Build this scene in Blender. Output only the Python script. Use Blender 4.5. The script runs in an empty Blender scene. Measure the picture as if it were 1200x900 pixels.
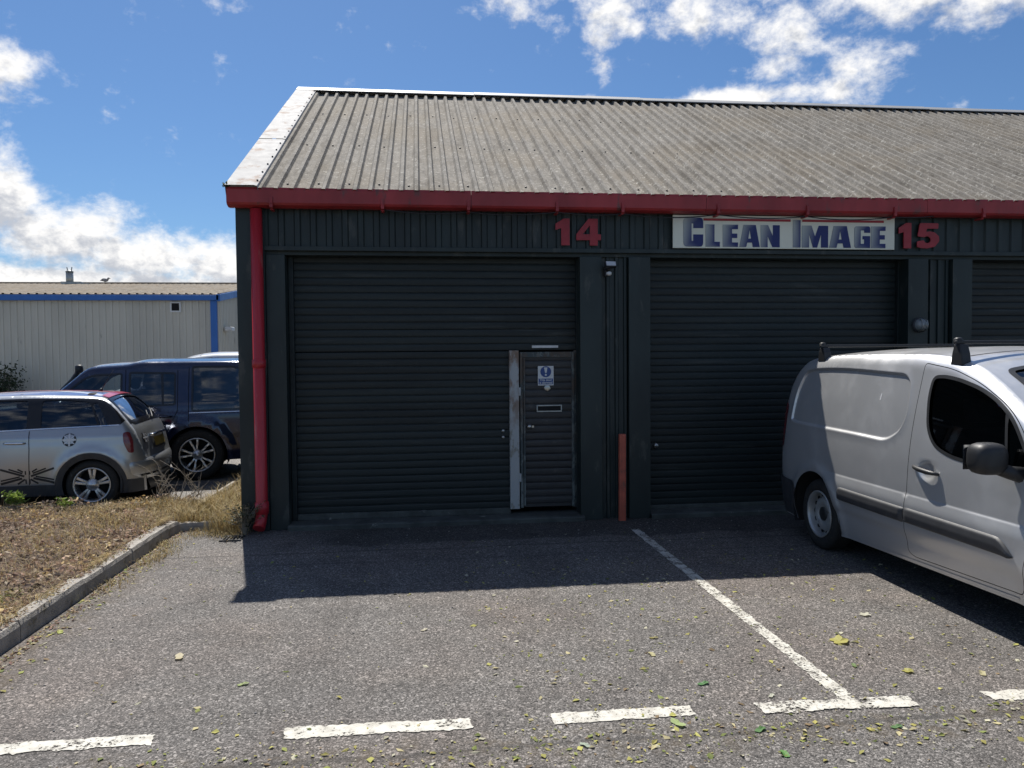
# Car park in front of a dark green workshop terrace, summer noon
SUN_E = 4.2; SKY_E = .066; CLOUD_E = .68; EXPO = 0.66
import bpy, bmesh, math, random
from mathutils import Vector, Matrix, Euler, noise as mnoise
from mathutils.geometry import delaunay_2d_cdt
random.seed(11)
PI = math.pi
SC = bpy.context.scene
COL = SC.collection

# ------------------------------------------------------------------ scene graph helpers
def tag(o, label=None, cat=None, group=None, kind=None):
    if label: o['label'] = label
    if cat: o['category'] = cat
    if group: o['group'] = group
    if kind: o['kind'] = kind
    return o
def empty(name, loc, label, cat, group=None, rz=0.0):
    o = bpy.data.objects.new(name, None); COL.objects.link(o)
    o.location = loc; o.rotation_euler = (0, 0, rz); o.empty_display_size = .2
    return tag(o, label, cat, group)
def copy_tree(o, parent=None):
    c = o.copy(); COL.objects.link(c); c.parent = parent
    for ch in list(o.children): copy_tree(ch, c)
    return c

class MB:
    """collects vertices and faces, then links them as ONE mesh object"""
    def __init__(s): s.v = []; s.f = []; s.n = []; s.c = []; s.sm = []
    def add(s, vs, fs, normals=None, col=None, smooth=False):
        o = len(s.v)
        s.v += [tuple(p) for p in vs]; s.f += [tuple(i+o for i in f) for f in fs]
        s.n += normals if normals else [None]*len(vs)
        s.c += [col]*len(vs) if not isinstance(col, list) else col
        s.sm += [smooth]*len(fs)
    def box(s, x0, x1, y0, y1, z0, z1, m=None):
        vs = [(x, y, z) for x in (x0, x1) for y in (y0, y1) for z in (z0, z1)]
        if m: vs = [m @ Vector(p) for p in vs]
        s.add(vs, [(0,1,3,2),(4,6,7,5),(0,4,5,1),(2,3,7,6),(0,2,6,4),(1,5,7,3)])
    def prism(s, poly, fn, d0, d1, smooth=False):
        """polygon (a,b) pushed between depths d0 and d1; fn(a,b,d) gives the point"""
        n = len(poly)
        vs = [fn(a, b, d0) for a, b in poly] + [fn(a, b, d1) for a, b in poly]
        s.add(vs, [tuple(range(n-1, -1, -1)), tuple(range(n, 2*n))])
        s.add(vs, [(i, (i+1) % n, n+(i+1) % n, n+i) for i in range(n)], smooth=smooth)
    def tube(s, pts, r, n=10, caps=True):
        pts = [Vector(p) for p in pts]; rs = r if isinstance(r, (list, tuple)) else [r]*len(pts)
        vs = []; up = None
        for i, p in enumerate(pts):
            t = (pts[min(i+1, len(pts)-1)] - pts[max(i-1, 0)]).normalized()
            if up is None:
                up = t.orthogonal().normalized()
            up = (up - t*up.dot(t)).normalized(); b = t.cross(up)
            for k in range(n):
                a = 2*PI*k/n; vs.append(p + (up*math.cos(a) + b*math.sin(a))*rs[i])
        fs = [(i*n+k, i*n+(k+1) % n, (i+1)*n+(k+1) % n, (i+1)*n+k) for i in range(len(pts)-1) for k in range(n)]
        s.add(vs, fs, smooth=True)
        if caps:
            s.add(vs[:n], [tuple(range(n-1, -1, -1))]); s.add(vs[-n:], [tuple(range(n))])
    def lathe(s, prof, c, axis='y', n=40, smooth=True, a0=0, a1=2*PI):
        """profile of (radius, offset along axis)"""
        vs = []; full = abs(a1-a0-2*PI) < 1e-6; m = n if full else n+1
        for k in range(m):
            a = a0+(a1-a0)*k/n; ca, sa = math.cos(a), math.sin(a)
            for r, h in prof:
                if axis == 'y': vs.append((c[0]+r*ca, c[1]+h, c[2]+r*sa))
                elif axis == 'z': vs.append((c[0]+r*ca, c[1]+r*sa, c[2]+h))
                else: vs.append((c[0]+h, c[1]+r*ca, c[2]+r*sa))
        P = len(prof)
        s.add(vs, [(k*P+j, k*P+j+1, ((k+1) % m)*P+j+1, ((k+1) % m)*P+j) for k in range(n) for j in range(P-1)], smooth=smooth)
    def blob(s, c, r, sub=2, jit=0.0, m=None, squash=2.0):
        """superellipsoid-like rounded lump with radii r"""
        bm = bmesh.new(); bmesh.ops.create_icosphere(bm, subdivisions=sub, radius=1)
        vs = []
        for v in bm.verts:
            p = v.co.copy()
            if squash != 2.0:
                k = (abs(p.x)**squash+abs(p.y)**squash+abs(p.z)**squash)**(1/squash); p /= k
            p *= 1+jit*(mnoise.noise(p*2.1+Vector(c))) if jit else 1
            q = Vector((p.x*r[0], p.y*r[1], p.z*r[2]))
            if m: q = m @ q
            vs.append((q.x+c[0], q.y+c[1], q.z+c[2]))
        fs = [tuple(v.index for v in f.verts) for f in bm.faces]; bm.free()
        s.add(vs, fs, smooth=True)
    def build(s, name, mat, parent=None, bevel=0, local=False, seg=2, fix=True):
        """world coordinates are made local to the parents unless local is set"""
        me = bpy.data.meshes.new(name)
        vs = s.v
        if parent and not local:
            off = Vector((0, 0, 0)); p = parent
            while p: off += Vector(p.location); p = p.parent
            vs = [(a-off.x, b-off.y, c-off.z) for a, b, c in vs]
        me.from_pydata(vs, [], s.f); me.update()
        me.polygons.foreach_set('use_smooth', s.sm)
        has_n = any(n is not None for n in s.n)
        if not has_n and fix:
            bm = bmesh.new(); bm.from_mesh(me)
            bmesh.ops.remove_doubles(bm, verts=bm.verts, dist=1e-6)
            bmesh.ops.recalc_face_normals(bm, faces=bm.faces); bm.to_mesh(me); bm.free()
        if any(c is not None for c in s.c) and (has_n or not fix):
            at = me.color_attributes.new('tone', 'FLOAT_COLOR', 'POINT')
            for i, c in enumerate(s.c):
                c = c or (0, 0, 0); at.data[i].color = (c[0], c[1], c[2], 1)
        if has_n:
            me.normals_split_custom_set_from_vertices([n if n else (0, 0, 1) for n in s.n])
        if isinstance(mat, (list, tuple)):
            for m in mat: me.materials.append(m)
        else: me.materials.append(mat)
        o = bpy.data.objects.new(name, me); COL.objects.link(o)
        if parent: o.parent = parent
        if bevel:
            b = o.modifiers.new('edge', 'BEVEL'); b.width = bevel; b.segments = seg; b.limit_method = 'ANGLE'; b.angle_limit = .7
            b.harden_normals = False
        return o

# ------------------------------------------------------------------ polygons
def rpoly(pts, r, n=5):
    """polygon with rounded corners; r a number or one per corner"""
    out = []; N = len(pts)
    for i, p in enumerate(pts):
        rr = r[i] if isinstance(r, (list, tuple)) else r
        p = Vector(p); a = Vector(pts[i-1]); b = Vector(pts[(i+1) % N])
        if rr <= 0: out.append(tuple(p)); continue
        da, db = (a-p), (b-p); la, lb = da.length, db.length
        k = min(rr, la*.48, lb*.48)
        A = p+da*(k/la); B = p+db*(k/lb)
        for j in range(n+1):
            t = j/n; q = A*(1-t)**2 + p*2*t*(1-t) + B*t*t; out.append(tuple(q))
    return out
def area(p): return sum(p[i-1][0]*p[i][1]-p[i][0]*p[i-1][1] for i in range(len(p)))/2
def offset(p, d):
    """grow (d>0) or shrink a polygon"""
    if area(p) < 0: d = -d
    n = len(p); out = []
    for i in range(n):
        a, b, c = Vector(p[i-1]), Vector(p[i]), Vector(p[(i+1) % n])
        e1 = (b-a); e2 = (c-b)
        if e1.length < 1e-7 or e2.length < 1e-7: out.append(tuple(b)); continue
        e1.normalize(); e2.normalize()
        n1 = Vector((e1.y, -e1.x)); n2 = Vector((e2.y, -e2.x)); m = n1+n2
        k = max(.35, m.length_squared/2)
        out.append(tuple(b+m*(d/(k if m.length > .1 else 1))))
    return out
def inside(x, y, p):
    r = False; j = len(p)-1
    for i in range(len(p)):
        a, b = p[i], p[j]
        if (a[1] > y) != (b[1] > y) and x < (b[0]-a[0])*(y-a[1])/(b[1]-a[1])+a[0]: r = not r
        j = i
    return r
def dens(p, s):
    out = []
    for i in range(len(p)):
        a, b = p[i], p[(i+1) % len(p)]
        k = max(1, int(math.ceil(math.dist(a, b)/s)))
        out += [(a[0]+(b[0]-a[0])*j/k, a[1]+(b[1]-a[1])*j/k) for j in range(k)]
    return out
def dseg(x, y, p):
    m = 9
    for i in range(len(p)):
        a, b = p[i-1], p[i]; dx, dy = b[0]-a[0], b[1]-a[1]; L = dx*dx+dy*dy
        t = max(0, min(1, ((x-a[0])*dx+(y-a[1])*dy)/L)) if L > 1e-12 else 0
        m = min(m, math.hypot(x-a[0]-t*dx, y-a[1]-t*dy))
    return m
def triangulate(outer, holes=(), s=.05, extra=(), skip=None):
    """constrained triangles of a polygon with holes and interior points"""
    loops = [dens(outer, s)] + [dens(h, s) for h in holes]
    pts = []; edges = []
    for l in loops:
        o = len(pts); pts += [Vector(q) for q in l]
        edges += [(o+i, o+(i+1) % len(l)) for i in range(len(l))]
    def ok(x, y, mg):
        if not inside(x, y, loops[0]): return False
        if any(inside(x, y, h) for h in loops[1:]): return False
        return all(dseg(x, y, l) > mg for l in loops)
    xs = [q[0] for q in outer]; ys = [q[1] for q in outer]
    r = 0; y = min(ys)
    while y < max(ys):
        x = min(xs)+(s*.5 if r % 2 else 0)
        while x < max(xs):
            if not (skip and skip(x, y)) and ok(x, y, s*.45): pts.append(Vector((x, y)))
            x += s
        y += s*.866; r += 1
    for q in extra:
        if ok(q[0], q[1], .006): pts.append(Vector(q))
    v, _, f, *_ = delaunay_2d_cdt(pts, edges, [], 0, 1e-5)
    tris = []
    for t in f:
        cx = sum(v[i][0] for i in t)/3; cy = sum(v[i][1] for i in t)/3
        if inside(cx, cy, loops[0]) and not any(inside(cx, cy, h) for h in loops[1:]): tris.append(tuple(t))
    return v, tris

# ------------------------------------------------------------------ materials
class NT:
    def __init__(s, nt): s.nt = nt
    def n(s, t, **k):
        x = s.nt.nodes.new(t)
        for a, b in k.items():
            if a.startswith('i_'):
                key = a[2:]; x.inputs[int(key) if key.isdigit() else key.replace('_', ' ')].default_value = b
            else: setattr(x, a, b)
        return x
    def l(s, a, b): s.nt.links.new(a, b)
    def math(s, op, a, b=None, c=None, clamp=False):
        x = s.n('ShaderNodeMath', operation=op, use_clamp=clamp)
        for i, q in enumerate((a, b, c)):
            if q is None: continue
            if isinstance(q, (int, float)): x.inputs[i].default_value = q
            else: s.l(q, x.inputs[i])
        return x.outputs[0]
    def mix(s, f, a, b, blend='MIX'):
        x = s.n('ShaderNodeMix', data_type='RGBA', blend_type=blend)
        for sock, q in ((x.inputs[0], f), (x.inputs[6], a), (x.inputs[7], b)):
            if isinstance(q, (int, float)): sock.default_value = q
            elif isinstance(q, tuple): sock.default_value = q if len(q) == 4 else q+(1,)
            else: s.l(q, sock)
        return x.outputs[2]
    def noise(s, vec, scale, det=3, rough=.55, dist=0):
        x = s.n('ShaderNodeTexNoise'); x.inputs['Scale'].default_value = scale; x.inputs['Detail'].default_value = det
        x.inputs['Roughness'].default_value = rough; x.inputs['Distortion'].default_value = dist
        if vec is not None: s.l(vec, x.inputs['Vector'])
        return x.outputs['Fac']
    def step(s, v, a, b):
        x = s.n('ShaderNodeMapRange', interpolation_type='SMOOTHSTEP'); x.inputs[1].default_value = a; x.inputs[2].default_value = b
        s.l(v, x.inputs[0]); return x.outputs[0]
    def scale(s, vec, sc):
        x = s.n('ShaderNodeMapping'); x.inputs['Scale'].default_value = sc; s.l(vec, x.inputs['Vector']); return x.outputs[0]
def newmat(name):
    m = bpy.data.materials.new(name); m.use_nodes = True; nt = m.node_tree; nt.nodes.clear()
    k = NT(nt); out = k.n('ShaderNodeOutputMaterial'); b = k.n('ShaderNodeBsdfPrincipled'); k.l(b.outputs[0], out.inputs[0])
    return m, k, b, out
def simple(name, col, rough=.5, metal=0, var=.25, vs=3.0, col2=None, bump=0, bs=40, coat=0, dirt=None, spec=.5, stretch=(1,1,1)):
    """base colour with noise variation, roughness variation, optional bump and dirt"""
    m, k, b, out = newmat(name)
    tc = k.n('ShaderNodeTexCoord').outputs['Object']
    v = k.scale(tc, stretch) if stretch != (1,1,1) else tc
    f = k.step(k.noise(v, vs, 5, .6), .32, .7)
    c2 = col2 or tuple(c*(1-var) for c in col)
    c = k.mix(f, col, c2)
    if dirt:
        g = k.step(k.noise(v, dirt[1], 6, .65), dirt[2], dirt[2]+.12); c = k.mix(g, c, dirt[0])
    k.l(c, b.inputs['Base Color'])
    r = k.math('MULTIPLY_ADD', k.noise(v, vs*4, 3), .22, rough-.11, clamp=True); k.l(r, b.inputs['Roughness'])
    b.inputs['Metallic'].default_value = metal; b.inputs['Coat Weight'].default_value = coat; b.inputs['Coat Roughness'].default_value = .06
    b.inputs['Specular IOR Level'].default_value = spec
    if bump:
        bp = k.n('ShaderNodeBump'); bp.inputs['Strength'].default_value = bump; bp.inputs['Distance'].default_value = .01
        k.l(k.noise(v, bs, 4), bp.inputs['Height']); k.l(bp.outputs[0], b.inputs['Normal'])
    return m
def glass(name, tint, refl=1.0, film=.05):
    m, k, b, out = newmat(name); k.nt.nodes.remove(b)
    t = k.n('ShaderNodeBsdfTransparent'); t.inputs[0].default_value = tint+(1,)
    g = k.n('ShaderNodeBsdfGlossy'); g.inputs['Roughness'].default_value = .02; g.inputs[0].default_value = (.95,.97,1,1)
    fr = k.n('ShaderNodeFresnel'); fr.inputs[0].default_value = 1.5
    tc = k.n('ShaderNodeTexCoord').outputs['Object']
    d = k.math('MULTIPLY_ADD', k.noise(tc, 5, 4), film, film*.2)      # a film of dust
    f = k.math('ADD', k.math('MULTIPLY', fr.outputs[0], refl), d, clamp=True)
    x = k.n('ShaderNodeMixShader'); k.l(f, x.inputs[0]); k.l(t.outputs[0], x.inputs[1]); k.l(g.outputs[0], x.inputs[2]); k.l(x.outputs[0], out.inputs[0])
    return m
def tone_mat(name, rough=.75, trans=.0, attr='tone', var=.2):
    """colour stored per leaf / per letter"""
    m, k, b, out = newmat(name)
    a = k.n('ShaderNodeAttribute', attribute_name=attr)
    tc = k.n('ShaderNodeTexCoord').outputs['Object']
    c = k.mix(k.math('MULTIPLY', k.noise(tc, 60, 2), var), a.outputs['Color'], (.02,.015,.01))
    k.l(c, b.inputs['Base Color']); b.inputs['Roughness'].default_value = rough
    if trans:
        t = k.n('ShaderNodeBsdfTranslucent'); k.l(c, t.inputs[0]); x = k.n('ShaderNodeMixShader'); x.inputs[0].default_value = trans
        k.l(b.outputs[0], x.inputs[1]); k.l(t.outputs[0], x.inputs[2]); k.l(x.outputs[0], out.inputs[0])
    return m

def asphalt(name, base, warm, facade=True):
    m, k, b, out = newmat(name)
    tc = k.n('ShaderNodeTexCoord').outputs['Object']
    vo = k.n('ShaderNodeTexVoronoi'); vo.inputs['Scale'].default_value = 150; vo.inputs['Randomness'].default_value = 1; k.l(tc, vo.inputs['Vector'])
    sep = k.n('ShaderNodeSeparateColor'); k.l(vo.outputs['Color'], sep.inputs[0])
    v2 = k.n('ShaderNodeTexVoronoi'); v2.inputs['Scale'].default_value = 92; k.l(tc, v2.inputs['Vector'])
    sep2 = k.n('ShaderNodeSeparateColor'); k.l(v2.outputs['Color'], sep2.inputs[0])
    # stone by stone: dark binder, mid grey stones, the odd pale chip
    ramp = k.n('ShaderNodeValToRGB'); k.l(sep.outputs[0], ramp.inputs[0]); e = ramp.color_ramp
    e.elements[0].position = 0; e.elements[0].color = tuple(c*.42 for c in base)+(1,)
    e.elements[1].position = 1; e.elements[1].color = tuple(c*2.25 for c in base)+(1,)
    for p, q in ((.35, .7), (.75, 1.15), (.9, 1.7)):
        x = e.elements.new(p); x.color = tuple(c*q for c in base)+(1,)
    c = ramp.outputs[0]
    c = k.mix(k.math('MULTIPLY', k.step(sep2.outputs[1], .91, .96), .8), c, tuple(c_*2.7 for c_ in base))
    c = k.mix(k.step(sep2.outputs[0], .9, .94), c, tuple(c_*.35 for c_ in base))
    c = k.mix(k.step(k.noise(tc, .55, 5, .6), .40, .68), c, k.mix(1.0, c, warm, 'MULTIPLY'))
    big = k.step(k.noise(tc, 2.3, 6, .65), .38, .70)
    c = k.mix(k.math('MULTIPLY', big, .45), c, k.mix(1.0, c, (.55,.54,.53), 'MULTIPLY'))
    wear = k.step(k.noise(k.scale(tc, (.25, 1.6, 1)), 1.4, 5, .6), .5, .72)
    c = k.mix(k.math('MULTIPLY', wear, .35), c, k.mix(1.0, c, (1.45,1.42,1.36), 'MULTIPLY'))
    if facade:
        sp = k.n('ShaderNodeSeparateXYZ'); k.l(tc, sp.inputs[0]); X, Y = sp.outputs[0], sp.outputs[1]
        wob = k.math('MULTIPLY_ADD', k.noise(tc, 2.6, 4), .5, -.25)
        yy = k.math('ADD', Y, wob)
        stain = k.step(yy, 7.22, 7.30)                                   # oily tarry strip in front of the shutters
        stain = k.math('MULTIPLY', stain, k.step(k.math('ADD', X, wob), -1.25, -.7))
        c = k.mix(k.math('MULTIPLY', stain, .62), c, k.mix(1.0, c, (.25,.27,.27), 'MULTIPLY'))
        for y0, wd, amt in ((7.02, .018, .6), (6.63, .012, .5), (3.36, .02, .55)):      # joints in the surfacing
            d = k.math('ABSOLUTE', k.math('SUBTRACT', k.math('ADD', Y, k.math('MULTIPLY_ADD', k.noise(tc, 1.1, 5), .14, -.07)), y0))
            ln = k.math('SUBTRACT', 1.0, k.step(d, wd*.3, wd*1.6))
            c = k.mix(k.math('MULTIPLY', ln, amt), c, tuple(c_*.3 for c_ in base))
        od = k.n('ShaderNodeTexVoronoi'); od.inputs['Scale'].default_value = 1.25; k.l(tc, od.inputs['Vector'])
        drip = k.math('SUBTRACT', 1.0, k.step(k.math('ADD', od.outputs['Distance'], k.math('MULTIPLY_ADD', k.noise(tc, 14, 4), .16, -.08)), .03, .13))
        c = k.mix(k.math('MULTIPLY', drip, .55), c, k.mix(1.0, c, (.38,.38,.40), 'MULTIPLY'))     # old oil drips
        for xc in (-.62, .92, 3.15, 4.65):                                   # rubbed wheel tracks in the bays
            dd = k.math('ABSOLUTE', k.math('SUBTRACT', k.math('ADD', X, k.math('MULTIPLY_ADD', k.noise(tc, .8, 3), .5, -.25)), xc))
            tr = k.math('MULTIPLY', k.math('SUBTRACT', 1.0, k.step(dd, .05, .22)), k.step(k.noise(tc, 1.7, 4), .3, .7))
            c = k.mix(k.math('MULTIPLY', tr, .30), c, k.mix(1.0, c, (.60,.60,.62), 'MULTIPLY'))
        ck = k.n('ShaderNodeTexVoronoi', feature='DISTANCE_TO_EDGE'); ck.inputs['Scale'].default_value = .62
        wv = k.n('ShaderNodeVectorMath', operation='ADD'); k.l(tc, wv.inputs[0]); nz = k.n('ShaderNodeTexNoise'); nz.inputs['Scale'].default_value = 2.2; nz.inputs['Detail'].default_value = 5; k.l(tc, nz.inputs['Vector']); vm = k.n('ShaderNodeVectorMath', operation='SCALE'); vm.inputs['Scale'].default_value = .45; k.l(nz.outputs['Color'], vm.inputs[0]); k.l(vm.outputs[0], wv.inputs[1]); k.l(wv.outputs[0], ck.inputs['Vector'])
        cr = k.math('MULTIPLY', k.math('SUBTRACT', 1.0, k.step(ck.outputs['Distance'], .001, .0065)), k.step(k.noise(tc, .9, 3), .50, .62))
        c = k.mix(k.math('MULTIPLY', cr, .7), c, tuple(c_*.28 for c_ in base))      # hair cracks
        # brown silt gathered along the mouth of the bays and beside the kerb
        silt = k.math('SUBTRACT', 1.0, k.step(k.math('ABSOLUTE', k.math('SUBTRACT', k.math('ADD', Y, wob), 3.32)), .05, .22))
        silt2 = k.math('SUBTRACT', 1.0, k.step(k.math('ADD', X, wob), -2.42, -2.1))
        sl = k.math('MULTIPLY', k.math('MAXIMUM', k.math('MULTIPLY', silt, .7), silt2), k.step(k.noise(tc, 9, 5, .7), .42, .66))
        c = k.mix(k.math('MULTIPLY', sl, .6), c, (.10,.075,.045))
    k.l(c, b.inputs['Base Color']); b.inputs['Roughness'].default_value = .82; b.inputs['Specular IOR Level'].default_value = .35
    bp = k.n('ShaderNodeBump'); bp.inputs['Strength'].default_value = .75; bp.inputs['Distance'].default_value = .006
    h = k.math('ADD', k.math('SUBTRACT', 1.0, vo.outputs['Distance']), k.math('MULTIPLY', k.noise(tc, 30, 3), .6))
    k.l(h, bp.inputs['Height']); k.l(bp.outputs[0], b.inputs['Normal'])
    return m
def paint_mark(name, hole=.52):
    """worn white road paint: chips gone where the stones show"""
    m, k, b, out = newmat(name)
    tc = k.n('ShaderNodeTexCoord').outputs['Object']
    c = k.mix(k.step(k.noise(tc, 14, 5, .7), .35, .7), (.57,.55,.49), (.38,.36,.31)); k.l(c, b.inputs['Base Color']); b.inputs['Roughness'].default_value = .75
    n = k.math('ADD', k.math('MULTIPLY', k.noise(tc, 60, 4, .75), .6), k.math('MULTIPLY', k.noise(tc, 7, 3, .6), .4))
    f = k.step(n, hole, hole+.04)
    t = k.n('ShaderNodeBsdfTransparent'); x = k.n('ShaderNodeMixShader'); k.l(f, x.inputs[0]); k.l(b.outputs[0], x.inputs[1]); k.l(t.outputs[0], x.inputs[2]); k.l(x.outputs[0], out.inputs[0])
    bp = k.n('ShaderNodeBump'); bp.inputs['Strength'].default_value = .5; bp.inputs['Distance'].default_value = .005
    k.l(k.noise(tc, 90, 3), bp.inputs['Height']); k.l(bp.outputs[0], b.inputs['Normal'])
    return m
def roof_mat(name, cols, scale=1.0):
    m, k, b, out = newmat(name)
    tc = k.n('ShaderNodeTexCoord').outputs['Object']
    st = k.scale(tc, (1, .22, .22))
    c = k.mix(k.math('MULTIPLY', k.step(k.noise(k.scale(tc, (1, .4, .4)), 11*scale, 7, .75), .30, .74), .9), cols[0], cols[1])
    c = k.mix(k.math('MULTIPLY', k.step(k.noise(tc, 1.1, 4), .45, .65), .6), c, cols[2])
    fine = k.noise(tc, 55*scale, 5, .75)
    c = k.mix(k.math('MULTIPLY', k.step(fine, .52, .66), .75), c, cols[3])
    c = k.mix(k.math('MULTIPLY', k.step(k.noise(tc, 22*scale, 5, .75), .56, .66), .8), c, cols[4])
    dk = k.step(k.noise(k.scale(tc, (1, .12, .12)), 26*scale, 4, .7), .57, .68)
    sk = k.step(k.noise(k.scale(tc, (1, .10, .10)), 7.5, 5, .65), .50, .64)
    c = k.mix(k.math('MULTIPLY', sk, .42), c, k.mix(1.0, c, (.52,.49,.45), 'MULTIPLY'))
    pt = k.step(k.noise(k.scale(tc, (1, .6, .6)), 1.6, 6, .7), .50, .66)
    c = k.mix(k.math('MULTIPLY', pt, .35), c, k.mix(1.0, c, (.62,.58,.52), 'MULTIPLY'))
    c = k.mix(k.math('MULTIPLY', dk, .14), c, tuple(x*.45 for x in cols[1]))
    k.l(c, b.inputs['Base Color']); b.inputs['Roughness'].default_value = .9; b.inputs['Specular IOR Level'].default_value = .2
    bp = k.n('ShaderNodeBump'); bp.inputs['Strength'].default_value = .5; bp.inputs['Distance'].default_value = .008
    k.l(fine, bp.inputs['Height']); k.l(bp.outputs[0], b.inputs['Normal'])
    return m
def soil_mat(name):
    m, k, b, out = newmat(name)
    tc = k.n('ShaderNodeTexCoord').outputs['Object']
    c = k.mix(k.step(k.noise(tc, 18, 6, .7), .35, .65), (.13,.085,.06), (.045,.03,.022))
    c = k.mix(k.step(k.noise(tc, 45, 5, .75), .5, .66), c, (.30,.21,.14)); k.l(c, b.inputs['Base Color']); b.inputs['Roughness'].default_value = .95
    bp = k.n('ShaderNodeBump'); bp.inputs['Strength'].default_value = 1; bp.inputs['Distance'].default_value = .03
    k.l(k.noise(tc, 40, 5, .7), bp.inputs['Height']); k.l(bp.outputs[0], b.inputs['Normal'])
    return m
def car_paint(name, col, metal=.7, rough=.3, flake=True):
    m, k, b, out = newmat(name)
    tc = k.n('ShaderNodeTexCoord').outputs['Object']
    dust = k.step(k.noise(tc, 2.2, 6, .65), .42, .75)
    sp = k.n('ShaderNodeSeparateXYZ'); k.l(tc, sp.inputs[0])
    c = k.mix(k.math('MULTIPLY', dust, .07), col, (.33,.31,.28)); k.l(c, b.inputs['Base Color'])
    b.inputs['Metallic'].default_value = metal
    r = k.math('MULTIPLY_ADD', dust, .14, rough); k.l(r, b.inputs['Roughness'])
    b.inputs['Coat Weight'].default_value = .75; b.inputs['Coat Roughness'].default_value = .09
    if flake:
        bp = k.n('ShaderNodeBump'); bp.inputs['Strength'].default_value = .04; bp.inputs['Distance'].default_value = .001
        k.l(k.noise(tc, 900, 1), bp.inputs['Height']); k.l(bp.outputs[0], b.inputs['Normal'])
    return m
def peeling(name, paint, under, rust, amt=.5):
    m, k, b, out = newmat(name)
    tc = k.n('ShaderNodeTexCoord').outputs['Object']
    st = k.scale(tc, (1, 1, .5))
    f = k.step(k.noise(st, 9, 6, .75), amt, amt+.05)
    c = k.mix(f, paint, under)
    sp = k.n('ShaderNodeSeparateXYZ'); k.l(tc, sp.inputs[0])
    r = k.math('MULTIPLY', k.step(k.noise(st, 6, 6, .7), .46, .6), k.step(sp.outputs[2], .55, 1.5))
    c = k.mix(k.math('MULTIPLY', r, .85), c, rust); k.l(c, b.inputs['Base Color']); b.inputs['Roughness'].default_value = .7
    return m

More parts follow.
